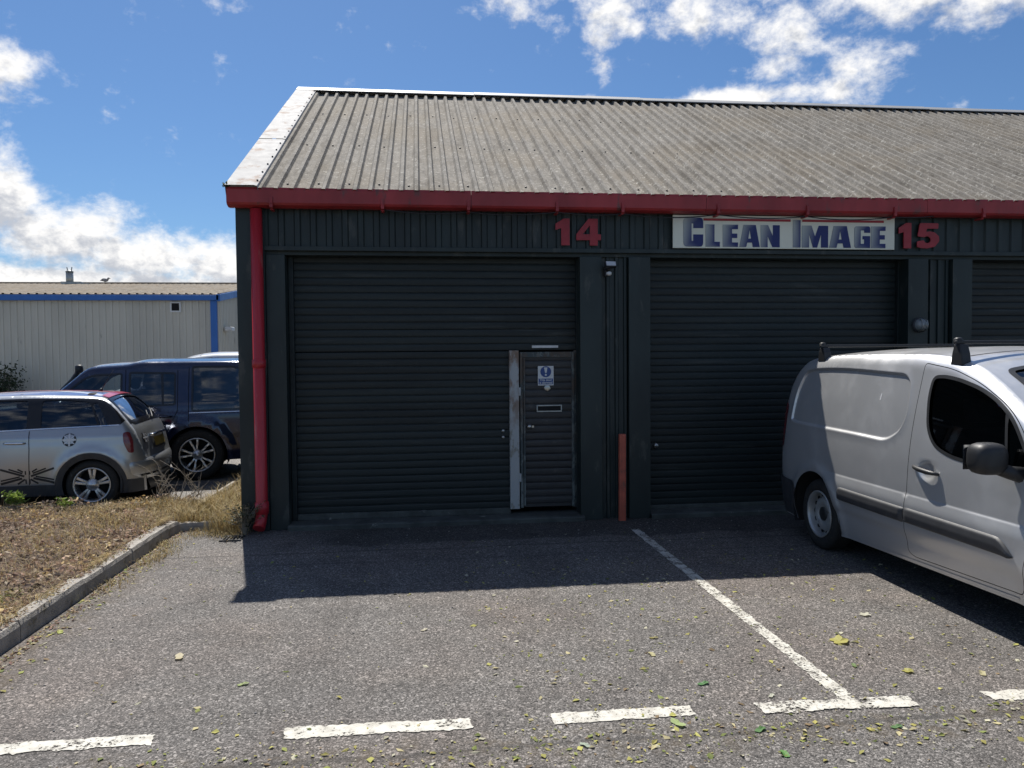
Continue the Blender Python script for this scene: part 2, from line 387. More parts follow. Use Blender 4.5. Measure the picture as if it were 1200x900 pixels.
M = dict(
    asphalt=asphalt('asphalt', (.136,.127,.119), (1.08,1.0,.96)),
    lot=asphalt('lot_asphalt', (.20,.19,.18), (1.06,1.0,.96), False),
    line=paint_mark('road_paint', .54), line_worn=paint_mark('worn_road_paint', .515),
    roof=roof_mat('cement_roof', [(.30,.278,.246),(.145,.134,.119),(.25,.216,.17),(.085,.078,.07),(.60,.58,.52)]),
    roof2=roof_mat('far_roof', [(.42,.37,.30),(.30,.26,.21),(.38,.30,.21),(.2,.18,.15),(.5,.47,.41)], .5),
    clad=simple('dark_green_cladding', (.017,.029,.0285), .5, var=.4, vs=1.4, dirt=((.052,.058,.052), 6, .56), stretch=(1,1,.35)),
    shut=simple('dark_green_shutter', (.0095,.0175,.018), .55, var=.5, vs=2.2, dirt=((.034,.040,.038), 5, .58), stretch=(.16,1,2.6)),
    leaf=simple('door_slats', (.040,.040,.042), .5, var=.3, vs=2, dirt=((.07,.065,.06), 9, .6)),
    frame=peeling('weathered_frame', (.06,.075,.075), (.16,.18,.17), (.10,.07,.05), .5),
    post_w=peeling('peeling_post', (.42,.43,.42), (.27,.26,.22), (.20,.115,.065), .56),
    red=simple('red_gutter', (.40,.036,.040), .42, var=.35, vs=2.5, dirt=((.15,.05,.045), 8, .57), stretch=(1,1,.3)),
    redpipe=simple('red_pipe', (.52,.028,.040), .36, var=.22, vs=2, dirt=((.46,.13,.11), 7, .60), stretch=(1,1,.25)),
    orange=simple('orange_post', (.56,.125,.075), .5, var=.3, vs=6, dirt=((.26,.09,.06), 12, .56)),
    verge=simple('white_verge', (.50,.49,.475), .75, var=.12, vs=2, dirt=((.36,.27,.22), 4, .54), bump=.1, spec=.2),
    ridge=simple('ridge_metal', (.36,.36,.35), .5, metal=.2, var=.2, vs=2, dirt=((.3,.29,.26), 6, .6)),
    conc=simple('concrete', (.30,.285,.26), .9, var=.4, vs=5, bump=.5, bs=60, dirt=((.12,.11,.09), 11, .57)),
    kerb=simple('kerb_concrete', (.36,.335,.30), .92, var=.35, vs=7, bump=.6, bs=70, dirt=((.17,.15,.11), 9, .55)),
    thresh=simple('threshold_concrete', (.085,.095,.088), .85, var=.5, vs=4, bump=.4, bs=50, dirt=((.34,.34,.30), 7, .63)),
    white=simple('white_plastic', (.72,.72,.70), .5, var=.15, vs=6),
    signw=simple('sign_board', (.80,.80,.66), .42, var=.1, vs=1.2, stretch=(1,1,.3)),
    signred=simple('sign_red', (.38,.03,.035), .45, var=.1),
    digit=simple('red_digit', (.38,.020,.030), .4, var=.25, vs=5),
    signblue=simple('notice_blue', (.02,.065,.24), .4, var=.1),
    tone=tone_mat('printed_ink', .45, 0, 'tone', .05),
    foliage=tone_mat('dry_leaves', .8, .25), straw=tone_mat('dry_grass', .75, .3), green=tone_mat('green_leaf', .6, .35),
    soil=soil_mat('bed_soil'),
    silver=car_paint('silver_paint', (.68,.685,.69), .66, .36), mini=car_paint('pale_silver', (.42,.435,.45), .7, .30),
    navy=car_paint('navy_paint', (.008,.017,.058), .35, .13, False), whitecar=car_paint('white_paint', (.7,.71,.72), .0, .3, False),
    flagblue=car_paint('roof_blue', (.035,.055,.20), .1, .28, False), flagred=car_paint('roof_red', (.42,.02,.045), .1, .28, False),
    flagwhite=car_paint('roof_white', (.62,.63,.66), .1, .28, False),
    blackpl=simple('black_plastic', (.022,.023,.025), .5, var=.25, vs=8, bump=.06, bs=300),
    greypl=simple('grey_plastic', (.045,.047,.052), .55, var=.25, vs=8, bump=.06, bs=300),
    gloss=simple('gloss_black', (.012,.012,.014), .14, var=.1),
    rubber=simple('tyre_rubber', (.022,.021,.020), .8, var=.3, vs=12, dirt=((.06,.055,.048), 20, .58)),
    steel=simple('steel_rim', (.50,.50,.49), .42, metal=.55, var=.25, vs=9, dirt=((.14,.12,.10), 14, .58)),
    alloy=simple('alloy_rim', (.62,.62,.63), .3, metal=.8, var=.15, vs=9),
    chrome=simple('chrome', (.75,.76,.78), .13, metal=1, var=.05),
    inner=simple('dark_void', (.010,.010,.011), .9, var=.1), seat=simple('seat_cloth', (.025,.026,.03), .85, var=.3, vs=20),
    glass=glass('tinted_glass', (.30,.34,.35)), glassd=glass('privacy_glass', (.10,.11,.13), 1.25), glassc=glass('clear_glass', (.62,.66,.66)), glassh=glass('dusty_hatch_glass', (.55,.6,.58), .8, .55),
    lampred=simple('red_lens', (.17,.018,.024), .15, var=.1, coat=.6), lampclear=simple('clear_lens', (.55,.56,.58), .12, var=.1, coat=.6),
    lampgrey=simple('frosted_glass', (.26,.28,.28), .25, var=.3, vs=12, coat=.4), lampyel=simple('amber_lens', (.5,.16,.01), .15, var=.1, coat=.6),
    plate=simple('yellow_plate', (.30,.22,.05), .4, var=.12), beige=simple('beige_cladding', (.62,.585,.49), .5, var=.14, vs=.8, dirt=((.33,.31,.26), 3, .62), stretch=(1,1,.3)),
    blue=simple('blue_trim', (.035,.16,.50), .45, var=.15, vs=1), bird=simple('gull_feathers', (.30,.30,.31), .8, var=.4, vs=20),
    galv=simple('galvanised', (.40,.42,.41), .45, metal=.6, var=.25, vs=6), stone=simple('chipping', (.34,.33,.31), .9, var=.5, vs=30), iron=simple('cast_iron', (.06,.058,.055), .7, var=.4, vs=15), twig=simple('grey_twig', (.40,.35,.28), .9, var=.4, vs=20),
    cable=simple('black_cable', (.02,.02,.022), .5, var=.2), brass=simple('lock_metal', (.48,.47,.44), .3, metal=.9, var=.2, vs=30),
)
def interp(tab, x):
    if x <= tab[0][0]: return tab[0][1]
    for (a, fa), (b, fb) in zip(tab, tab[1:]):
        if x <= b:
            return fa + (fb-fa)*(x-a)/(b-a)
    return tab[-1][1]
def smooth_tab(pts, n=240):
    """monotone cubic (Fritsch-Carlson) resampling of a polyline table"""
    xs=[p[0] for p in pts]; ys=[p[1] for p in pts]; N=len(pts)
    d=[(ys[i+1]-ys[i])/(xs[i+1]-xs[i]) for i in range(N-1)]
    m=[d[0]]+[0 if d[i-1]*d[i]<=0 else 2*d[i-1]*d[i]/(d[i-1]+d[i]) for i in range(1,N-1)]+[d[-1]]
    out=[]
    for i in range(N-1):
        h=xs[i+1]-xs[i]; k=max(4,int(n*h/(xs[-1]-xs[0])))
        for j in range(k):
            t=j/k; t2=t*t; t3=t2*t
            out.append((xs[i]+t*h,(2*t3-3*t2+1)*ys[i]+(t3-2*t2+t)*h*m[i]+(-2*t3+3*t2)*ys[i+1]+(t3-t2)*h*m[i+1]))
    out.append((xs[-1],ys[-1])); return out
class Shell:
    """car body as a surface: half width w(x,z) up to the edge line zt(x), then a crowned top z(x,y)"""
    def __init__(s, zt, plan, wt, rr, cc, hc, feat=None):
        s.tz=smooth_tab(zt); s.tp=smooth_tab(plan); s.tw=smooth_tab(wt); s.trr=rr; s.tcc=cc; s.thc=hc; s.feat=feat
        s.L=zt[-1][0]; s.bow=0
    def zt(s,x): return interp(s.tz,x)
    def w(s,x,z):
        zt=s.zt(x); rr=interp(s.trr,x); cc=interp(s.tcc,x)
        w=interp(s.tp,x)*interp(s.tw,z)
        q=max(0,min(1,(zt-z)/rr))
        w-=cc*(1-math.sqrt(max(0,1-(1-q)**2)))
        if s.feat: w+=s.feat(x,z)
        return w
    def top(s,x,y):
        zt=s.zt(x); we=max(.05,s.w(x,zt))
        return zt+interp(s.thc,x)*(1-min(1.0,(y/we)**2))
    def warp(s,x,y):
        if not s.bow or x>.55: return x
        k=1-max(0,min(1,(x-.12)/.43)); k=k*k*(3-2*k)
        return x-s.bow*k*max(0,1-(y/.80)**2)
    def ptop(s,x,y): return (s.warp(x,y),y,s.top(x,y))
    def nside(s,x,z,sd):
        e=.006
        dx=(s.w(x+e,z)-s.w(x-e,z))/(2*e); dz=(s.w(x,min(z+e,s.zt(x)))-s.w(x,z-e))/(min(z+e,s.zt(x))-z+e)
        n=(-dx,1.0,-dz); l=math.sqrt(sum(c*c for c in n)); return (n[0]/l,sd*n[1]/l,n[2]/l)
    def ntop(s,x,y):
        e=.012
        a,b,c,d=s.ptop(x+e,y),s.ptop(x-e,y),s.ptop(x,y+e),s.ptop(x,y-e)
        u=[a[i]-b[i] for i in range(3)]; v=[c[i]-d[i] for i in range(3)]
        n=(u[1]*v[2]-u[2]*v[1],u[2]*v[0]-u[0]*v[2],u[0]*v[1]-u[1]*v[0]); l=math.sqrt(sum(q*q for q in n)) or 1
        return (n[0]/l,n[1]/l,n[2]/l)
    def x_rear(s,y,z):
        """x on the rear slope of the top surface at (y,z)"""
        a,b=0.0,.7
        for _ in range(40):
            m=(a+b)/2
            if s.top(m,y)<z: a=m
            else: b=m
        return s.warp((a+b)/2,y)
VAN=Shell(
 zt=[(0,.95),(.02,1.2),(.05,1.38),(.10,1.52),(.18,1.63),(.3,1.695),(.5,1.725),(1.2,1.745),(1.9,1.745),(2.25,1.72),(2.5,1.665),(2.75,1.555),(3.0,1.405),(3.25,1.24),(3.42,1.125),(3.6,1.08),(3.9,1.0),(4.15,.9),(4.3,.76),(4.38,.56)],
 plan=[(0,.935),(.04,.962),(.12,.985),(.3,1),(3.1,1),(3.5,.985),(3.85,.945),(4.1,.88),(4.28,.78),(4.38,.62)],
 wt=[(.1,.83),(.22,.855),(.34,.882),(.5,.9),(.68,.905),(.9,.897),(1.08,.88),(1.3,.845),(1.55,.79),(1.8,.73)],
 rr=[(0,.12),(3.2,.10),(3.5,.14),(4.38,.2)], cc=[(0,.07),(3.2,.07),(3.5,.1),(4.38,.12)], hc=[(0,.03),(.3,.05),(2.4,.055),(3.4,.10),(4.38,.03)])
MINI=Shell(
 zt=[(0,.58),(.02,.66),(.06,.82),(.1,.93),(.135,.985),(.22,1.10),(.33,1.235),(.42,1.315),(.52,1.345),(.8,1.365),(1.3,1.375),(1.8,1.36),(2.1,1.32),(2.25,1.285),(2.5,1.13),(2.78,.97),(3.0,.935),(3.3,.87),(3.5,.77),(3.6,.62),(3.63,.5)],
 plan=[(0,.78),(.04,.86),(.12,.93),(.25,.975),(.45,1),(3.0,1),(3.3,.95),(3.5,.86),(3.6,.75),(3.63,.66)],
 wt=[(.1,.78),(.22,.81),(.4,.835),(.6,.845),(.78,.838),(.9,.815),(1.0,.78),(1.2,.70),(1.38,.62)],
 rr=[(0,.20),(.12,.16),(.3,.09),(2.3,.09),(2.8,.12),(3.63,.2)], cc=[(0,.07),(.15,.06),(.3,.06),(2.3,.06),(2.8,.1),(3.63,.12)], hc=[(0,.02),(.1,.025),(.3,.035),(.6,.04),(2.2,.04),(2.5,.08),(2.9,.06),(3.63,.03)])
SUV=Shell(
 zt=[(0,.95),(.015,1.25),(.05,1.55),(.12,1.72),(.25,1.765),(.6,1.775),(1.7,1.775),(1.85,1.765),(2.0,1.735),(2.3,1.715),(2.48,1.695),(2.56,1.655),(2.70,1.53),(2.95,1.305),(3.12,1.165),(3.5,1.13),(4.1,1.08),(4.6,.98),(4.8,.8),(4.84,.6)],
 plan=[(0,.95),(.05,.97),(.2,.99),(.5,1),(3.8,1),(4.3,.97),(4.65,.9),(4.84,.78)],
 wt=[(.1,.86),(.35,.92),(.6,.95),(.9,.955),(1.08,.94),(1.3,.89),(1.6,.82),(1.8,.78)],
 rr=[(0,.08),(3,.07),(3.3,.07),(4.84,.1)], cc=[(0,.06),(4.84,.08)], hc=[(0,.02),(.3,.05),(2.5,.05),(3.2,.06),(4.84,.03)])
# ================================================================== THE TERRACE OF WORKSHOP UNITS
YF = 8.0; XL = -1.82; XR = 18.0; EAVE_Y = 7.86; EAVE_Z = 3.405; RIDGE_Y = 12.52; RIDGE_Z = 5.93; BACK_Y = 2*RIDGE_Y-EAVE_Y
def q(x, z, y):                     # a point measured on the front plane moved back to depth y
    return x*y/8.0, 1.75+(z-1.75)*y/8.0
bld = empty('industrial_building', (5.0, 8.0, 0), 'long dark green clad workshop terrace with grey corrugated roof and red gutter', 'building')

def ribs(mb, x0, x1, y, z0, z1, period=.158, depth=.028, sgn=-1, axis='x'):
    prof = []; x = x0
    while x < x1-1e-6:
        for a, d in ((0, 0), (.54, 0), (.62, 1), (.92, 1)):
            px = x+a*period
            if px <= x1: prof.append((px, d))
        x += period
    prof.append((x1, 0))
    vs = []
    for px, d in prof:
        for z in (z0, z1):
            vs.append((px, y+sgn*depth*d, z) if axis == 'x' else (y+sgn*depth*d, px, z))
    mb.add(vs, [(2*i, 2*i+2, 2*i+3, 2*i+1) for i in range(len(prof)-1)])

doors = [(-1.35, 1.68), (2.445, 5.40), (6.17, 9.2), (9.97, 13.0)]
# --- walls
w = MB()
ribs(w, XL, BACK_Y-.1, XL+.02, 0, 3.3, sgn=-1, axis='y') if False else None
prof = []
y = 8.0
while y < BACK_Y-.1:
    prof += [(y, 0), (y+.085, 0), (y+.098, .028), (y+.145, .028)]; y += .158
vs = []
for py, d in prof:
    dz = 3.28+(RIDGE_Z-EAVE_Z)*(1-abs(py-RIDGE_Y)/(RIDGE_Y-EAVE_Y))
    vs += [(XL+.03-d, py, 0), (XL+.03-d, py, dz)]
w.add(vs, [(2*i, 2*i+2, 2*i+3, 2*i+1) for i in range(len(prof)-1)])
w.box(XL+.01, XR, BACK_Y-.2, BACK_Y-.1, 0, 3.3)
w.box(XR-.1, XR, 8.1, BACK_Y-.2, 0, 3.3)
w.build('wall', M['clad'], bld)
# --- fascia cladding over the doors, its lower flashing and soffit
f = MB(); ribs(f, XL+.16, XR, 8.03, 2.87, 3.30, depth=.019); f.build('fascia_cladding', M['clad'], bld)
f = MB(); f.box(XL+.17, XR, 7.982, 8.04, 2.838, 2.884); f.box(XL+.17, XR, 8.041, 8.30, 2.80, 2.842); f.build('fascia_flashing', M['clad'], bld, bevel=.004)
# --- pillars
p = MB()
p.box(XL, -1.545, 7.99, 8.3, 0, 3.26); p.box(-1.54, -1.352, 8.012, 8.3, 0, 2.80); p.box(-1.546, -1.538, 8.02, 8.06, 0, 2.83)
p.build('corner_pillar', M['clad'], bld, bevel=.005)
for a, b in [(1.68, 2.445), (5.40, 6.17), (9.2, 9.97), (13.0, 18.0)]:
    p = MB()
    p.box(a, a+.235, 8.0, 8.3, 0, 2.80); p.box(b-.235, b, 8.0, 8.3, 0, 2.80)
    ribs(p, a+.24, b-.24, 8.075, 0, 2.80, period=.096, depth=.022)
    p.box(a+.01, b-.01, 8.09, 8.29, 0, 2.79)
    p.build('pillar', M['clad'], bld, bevel=.004)
# --- roller shutters
def slats(mb, x0, x1, z0, z1, y, pitch=.0775, dep=.007):
    prof = [(0, .004), (.004, -dep*.55), (.016, -dep*.85), (.038, -dep), (.058, -dep*.9), (.0685, -dep*.6), (.0725, .004)]
    xs = [x0+(x1-x0)*i/10 for i in range(11)]
    z = z0; vs = []; rows = 0
    while z < z1-1e-4:
        for pz, py in prof:
            if z+pz > z1: break
            for x in xs:
                vs.append((x, y+py+.007*mnoise.noise(Vector((x*1.3, z*1.6, 3))), z+pz+.0022*mnoise.noise(Vector((x*.9, z*9, 7)))))
            rows += 1
        z += pitch
    n = len(xs)
    mb.add(vs, [(r*n+i, r*n+i+1, (r+1)*n+i+1, (r+1)*n+i) for r in range(rows-1) for i in range(n-1)])
YS = 8.24
for di, (a, b) in enumerate(doors):
    s = MB()
    if di == 0:
        slats(s, a+.03, .955, .112, 1.815, YS); slats(s, 1.69, b+.05, .112, 1.815, YS); slats(s, a+.03, b+.05, .112+.0775*22, 2.84, YS)
    else: slats(s, a-.03 if a > 0 else a, b+.06, .09, 2.84, YS)
    sh = s.build('roller_shutter', M['shut'], bld)
    r = MB()
    if di == 0: r.box(a+.05, .95, YS-.035, YS+.012, .052, .115)
    else: r.box(a+.05, b, YS-.03, YS+.012, .05, .093)
    r.build('bottom_rail', M['thresh'], sh, bevel=.006)
    for gx in (a+.001, b-.06+.055):
        g = MB(); g.box(gx, gx+.05, YS-.06, YS+.02, .03, 2.80); g.build('guide_rail', M['shut'], sh, bevel=.004)
    if di == 0:
        for lx, lz in ((.852, .972), (.852, .905)):
            l = MB(); X, Z = q(lx, lz, 8.22); l.lathe([(0, -.012), (.016, -.012), (.018, 0), (.018, .01)], (X, YS-.018, Z), 'y', 14)
            l.build('lock_keyhole', M['brass'], sh)
    if di == 1:
        l = MB(); X, Z = q(2.50, .78, 8.22); l.lathe([(0, -.02), (.026, -.02), (.03, 0), (.03, .01)], (X, YS-.018, Z), 'y', 16); l.lathe([(0, -.03), (.009, -.03), (.009, -.02)], (X, YS-.018, Z), 'y', 10)
        l.build('lock_cylinder', M['brass'], sh)
    t = MB()
    # worn concrete threshold, broken along its front edge
    n = 40; x0, x1 = a-.01, b+.03; top = []
    for i in range(n+1):
        x = x0+(x1-x0)*i/n
        yy = 7.945+.012*mnoise.noise(Vector((x*4, di, 0)))+.02*max(0, mnoise.noise(Vector((x*9, 4, di))))
        zz = .052+.004*mnoise.noise(Vector((x*6, 9, di)))
        top += [(x, yy, -.03), (x, yy-.004, zz-.012), (x, yy+.014, zz), (x, 8.33, zz)]
    t.add(top, [(4*i+j, 4*i+4+j, 4*i+5+j, 4*i+1+j) for i in range(n) for j in range(3)])
    t.build('threshold', M['thresh'], bld)
# --- wicket door set in the first shutter
wd = MB(); slats(wd, 1.085, 1.625, .155, 1.745, YS-.035, .0775, .009)
wd.box(1.08, 1.63, YS-.03, YS+.005, .12, .16)
door = wd.build('wicket_door', M['leaf'], bld); tag(door, 'dark slatted wicket door in weathered frame')
fr = MB()
fr.box(1.058, 1.088, YS-.055, YS+.01, .115, 1.80); fr.box(1.622, 1.652, YS-.055, YS+.01, .115, 1.80); fr.box(1.089, 1.621, YS-.055, YS+.01, 1.742, 1.80)
fr.box(1.094, 1.112, YS-.066, YS-.036, .14, 1.74); fr.box(1.655, 1.70, YS-.03, YS+.012, .10, 1.815)
fr.build('door_frame', M['frame'], door, bevel=.004)
po = MB(); po.box(.948, 1.045, YS-.06, YS+.012, .105, 1.818); po.box(.944, .955, YS-.052, YS+.01, .105, 1.82)
for zz in (.4, 1.33): po.box(1.038, 1.064, YS-.07, YS-.03, zz, zz+.09)
tag(po.build('hinge_post', M['post_w'], door, bevel=.005), 'pale peeling steel post with rust')
lb = MB(); X0, Z0 = q(1.205, 1.24, 8.2); X1, Z1 = q(1.475, 1.165, 8.2)
for bx in ((X0, X1, Z0-.014, Z0), (X0, X1, Z1, Z1+.014), (X0, X0+.013, Z1+.014, Z0-.014), (X1-.013, X1, Z1+.014, Z0-.014)): lb.box(bx[0], bx[1], YS-.062, YS-.03, bx[2], bx[3])
lbo = lb.build('letterbox', M['galv'], door, bevel=.002)
lf = MB(); lf.box(X0+.014, X1-.014, YS-.052, YS-.03, Z1+.015, Z0-.015); lf.build('letterbox_flap', M['inner'], door)
sp = MB(); X, Z = q(1.322, 1.418, 8.2); sp.lathe([(0, -.006), (.026, -.008), (.036, -.004), (.038, .008)], (X, YS-.052, Z), 'y', 22); sp.box(X-.03, X+.03, YS-.068, YS-.058, Z-.006, Z+.006)
sp.build('spyhole_cover', M['brass'], door)
hd = MB(); X, Z = q(1.125, 1.015, 8.2); hd.lathe([(0, -.052), (.018, -.05), (.026, -.036), (.02, -.02), (.012, -.012), (.028, -.006), (.03, .004)], (X, YS-.05, Z), 'y', 20); hd.box(X+.018, X+.05, YS-.066, YS-.052, Z-.012, Z+.010)
hd.build('handle', M['brass'], door)
# --- gutter, brackets, downpipe
def guttermesh(mb, x0, x1):
    pr = [(7.99, 3.27), (7.975, 3.252), (7.90, 3.248), (7.845, 3.264), (7.828, 3.285), (7.822, 3.41), (7.830, 3.432), (7.846, 3.432), (7.846, 3.40)]
    vs = [(x, a, b) for x in (x0, x1) for a, b in pr]; n = len(pr)
    mb.add(vs, [(i, i+1, n+i+1, n+i) for i in range(n-1)]); mb.add(vs[:n], [tuple(range(n))])
g = MB(); cuts = [-1.865, .53, 3.0, 5.5, 8.0, 10.5, 13, 15.5, XR+.1]
for a, b in zip(cuts, cuts[1:]): guttermesh(g, a, b-.004)
gut = g.build('gutter', M['red'], bld)
for i, bx in enumerate([-1.44, -.36, .50, 1.41, 2.10, 3.13, 4.12, 5.12, 6.16, 7.2, 8.2, 9.2, 10.2, 11.2, 12.2, 13.2]):
    b = MB(); b.box(bx-.016, bx+.016, 7.812, 7.842, 3.235, 3.335); b.box(bx-.016, bx+.016, 7.842, 7.95, 3.218, 3.235); b.box(bx-.012, bx+.012, 7.806, 7.815, 3.27, 3.30)
    b.build('bracket', M['red'], gut, bevel=.003)
mo = MB()
for k in range(60):
    c = Vector((-1.872+random.gauss(0, .012), 7.835+random.gauss(0, .02), 3.43+abs(random.gauss(0, .022)))); d = Vector((random.gauss(0,1), random.gauss(0,1), random.gauss(0,1))).normalized()*.014; e = d.orthogonal().normalized()*.008
    mo.add([c-d, c-e, c+d, c+e], [(0,1,2,3)], col=(.05,.075,.02))
mo.build('moss', M['green'], gut, fix=False)
dp = MB(); PX = -1.607
dp.tube([(PX, 7.935, 3.24), (PX, 7.935, .20), (PX-.01, 7.915, .12), (PX-.02, 7.86, .055)], [.058, .058, .058, .060], 20)
dpo = dp.build('downpipe', M['redpipe'], bld)
for zz, hh in ((1.66, .085), (.19, .12)):
    c = MB(); c.lathe([(.058, 0), (.068, .004), (.068, hh-.004), (.058, hh)], (PX, 7.935, zz), 'z', 22); c.build('pipe_collar', M['redpipe'], dpo)
# --- corrugated roof
SL = (RIDGE_Z-EAVE_Z)/(RIDGE_Y-EAVE_Y); LEN = math.hypot(RIDGE_Z-EAVE_Z, RIDGE_Y-EAVE_Y); NY, NZ = -(RIDGE_Z-EAVE_Z)/LEN, (RIDGE_Y-EAVE_Y)/LEN
prof = []; x = -1.66; period = .1525; k = 0
while x < XR:
    hgt = .040
    prof += [(x, 0), (x+.074, .0), (x+.080, .005), (x+.098, hgt), (x+.132, hgt), (x+.1475, .004)]; x += period; k += 1
rows = 14
def roofpt(x, t, h):
    wv = .003*mnoise.noise(Vector((x*.8, t*3, 0)))+.003*mnoise.noise(Vector((x*6, t*1.5, 5)))
    lap = 0
    return (x, EAVE_Y-.03+(RIDGE_Y+.03-EAVE_Y)*t+NY*(h+wv+lap), EAVE_Z-.016+(RIDGE_Z+.016-EAVE_Z)*t+NZ*(h+wv+lap))
ts = sorted([i/rows for i in range(rows+1)]+[.4999])
r = MB()
vs = [roofpt(px, t, h) for t in ts for px, h in prof]; n = len(prof)
r.add(vs, [(j*n+i, j*n+i+1, (j+1)*n+i+1, (j+1)*n+i) for j in range(len(ts)-1) for i in range(n-1)])
vs = [(px, RIDGE_Y+(BACK_Y-RIDGE_Y)*t, RIDGE_Z-(RIDGE_Z-EAVE_Z)*t+h) for t in (0, 1) for px, h in prof]
r.add(vs, [(i+1, i, n+i, n+i+1) for i in range(n-1)])
roof = r.build('roof', M['roof'], bld)
bo = MB(); kx = 0; x = -1.66+.036
while x < XR-1:
    for t in ((.055, .36, .70) if kx % 2 == 0 else ()):
        if random.random() < .9:
            P = roofpt(x+random.gauss(0, .004), t+random.gauss(0, .003), .002)
            bo.blob(P, (.013, .013, .013), 1)
    x += period; kx += 1
tag(bo.build('fixing_bolts', M['blackpl'], roof), kind='stuff')
rc = MB()
cuts = [-1.86, .9, 3.66, 5.95, 8.7, 11.4, 14.2, XR+.1]
for i, (a, b) in enumerate(zip(cuts, cuts[1:])):
    up = .006*(i % 2)
    for sg in (-1, 1):
        y0, y1 = RIDGE_Y, RIDGE_Y+sg*.17; z0 = RIDGE_Z+.082+up; z1 = z0-.17*SL
        vs = [(xx, yy, zz+dz) for xx in (a, b-.006) for yy, zz in ((y0, z0), (y1, z1)) for dz in (0, -.012)]
        rc.add(vs, [(0,2,6,4),(1,5,7,3),(2,3,7,6),(0,4,5,1),(0,1,3,2),(4,6,7,5)])
rc.build('ridge_cap', M['ridge'], bld)
vg = MB(); cuts = [0, .36, .80, 1.0]
def vpt(x, t, h): return (x, EAVE_Y-.05+(RIDGE_Y-EAVE_Y+.05)*t+NY*h, EAVE_Z-.02+(RIDGE_Z-EAVE_Z+.02)*t+NZ*h)
for i, (a, b) in enumerate(zip(cuts, cuts[1:])):
    h = .062+.004*(i % 2)
    pr = [(-1.868, -.13), (-1.868, h), (-1.60, h+.003), (-1.565, h-.004), (-1.560, .01)]
    vs = [vpt(px, t, hh) for t in (a+.001, b-.0015) for px, hh in pr]; n = len(pr)
    vg.add(vs, [(j, j+1, n+j+1, n+j) for j in range(n-1)])
vg.box(-1.860, -1.562, 7.85, 7.872, EAVE_Z-.03, EAVE_Z+.052)
vgo = vg.build('verge_trim', M['verge'], bld)
vb = MB()
for i in range(17):
    P = vpt(-1.585+random.gauss(0, .004), .03+i*.058, .067); vb.blob(P, (.011, .011, .011), 1)
tag(vb.build('rivets', M['blackpl'], vgo), kind='stuff')

# ================================================================== THINGS FIXED TO THE FRONT
GL = dict(
 C=([(0,0),(1,0),(1,.42),(.5,.42),(.5,.19),(.41,.19),(.41,.80),(.5,.80),(.5,.64),(1,.64),(1,1),(0,1)], [], [.16,.16,0,0,.03,.03,.03,.03,0,0,.16,.16]),
 L=([(0,0),(1,0),(1,.22),(.62,.22),(.62,1),(0,1)], [], 0), E=([(0,0),(1,0),(1,.2),(.6,.2),(.6,.40),(.95,.40),(.95,.6),(.6,.6),(.6,.8),(1,.8),(1,1),(0,1)], [], 0),
 A=([(0,0),(.33,0),(.38,.2),(.62,.2),(.66,0),(1,0),(.8,1),(.2,1)], [[(.43,.38),(.57,.38),(.5,.80)]], 0),
 N=([(0,0),(.36,0),(.36,.5),(.62,0),(1,0),(1,1),(.64,1),(.64,.5),(.38,1),(0,1)], [], 0), I=([(0,0),(1,0),(1,1),(0,1)], [], 0),
 M=([(0,0),(.27,0),(.27,.62),(.42,0),(.58,0),(.73,.62),(.73,0),(1,0),(1,1),(.64,1),(.5,.5),(.36,1),(0,1)], [], 0),
 G=([(0,0),(1,0),(1,.55),(.52,.55),(.52,.40),(.62,.40),(.62,.19),(.40,.19),(.40,.81),(.62,.81),(.62,.70),(1,.70),(1,1),(0,1)], [], [.14,0,0,0,0,0,.03,.03,.03,.03,0,0,.14,.14]),
)
GL['1'] = ([(.42,0),(.82,0),(.82,1),(.55,1),(.15,.80),(.15,.57),(.42,.64)], [], 0)
GL['4'] = ([(.55,0),(.87,0),(.87,.2),(1,.2),(1,.42),(.87,.42),(.87,1),(.5,1),(0,.42),(0,.2),(.55,.2)], [[(.55,.42),(.27,.42),(.55,.75)]], 0)
GL['5'] = ([(0,.06),(.18,.01),(.45,0),(.8,.07),(1,.3),(.98,.48),(.78,.64),(.55,.68),(.40,.65),(.43,.78),(.95,.78),(.95,1),(.12,1),(.02,.48),(.3,.44),(.48,.49),(.61,.4),(.6,.26),(.46,.2),(.34,.24),(.31,.32),(0,.28)], [], .05)
def glyph(mb, ch, x, z, w_, h_, y, depth, cols=None):
    po, ho, r = GL[ch]; po = rpoly(po, r) if r else po
    v, t = triangulate(po, ho, 9)
    cl = None
    if cols:
        cl = []
        for p in v:
            k = max(0, min(1, (p[0]*1.9+(1-p[1])*.5)/1.15)); cl.append(tuple(cols[0][i]+(cols[1][i]-cols[0][i])*k**1.1 for i in range(3)))
    mb.add([(x+p[0]*w_, y, z+p[1]*h_) for p in v], [f if area([v[i][:] for i in f]) > 0 else f[::-1] for f in t], col=cl)
    for loop in [po]+ho:
        n = len(loop); vs = [(x+a*w_, y, z+b*h_) for a, b in loop]+[(x+a*w_, y+depth, z+b*h_) for a, b in loop]
        mb.add(vs, [(i, (i+1) % n, n+(i+1) % n, n+i) for i in range(n)], col=cols[1] if cols else None)
sx0, sx1, sz0, sz1 = 2.68, 5.20, 2.893, 3.243
sg = empty('shop_sign', (3.94, 7.98, 2.893), 'white sign board lettered CLEAN IMAGE in graded blue under red stripes', 'sign')
b = MB(); b.box(sx0, sx1, 7.955, 7.975, sz0, sz1); b.build('board', M['signw'], sg, bevel=.002)
def SX(px): return sx0+(px-60)/883*(sx1-sx0)
lt = MB(); ink = ((.46,.50,.46), (.008,.016,.13))
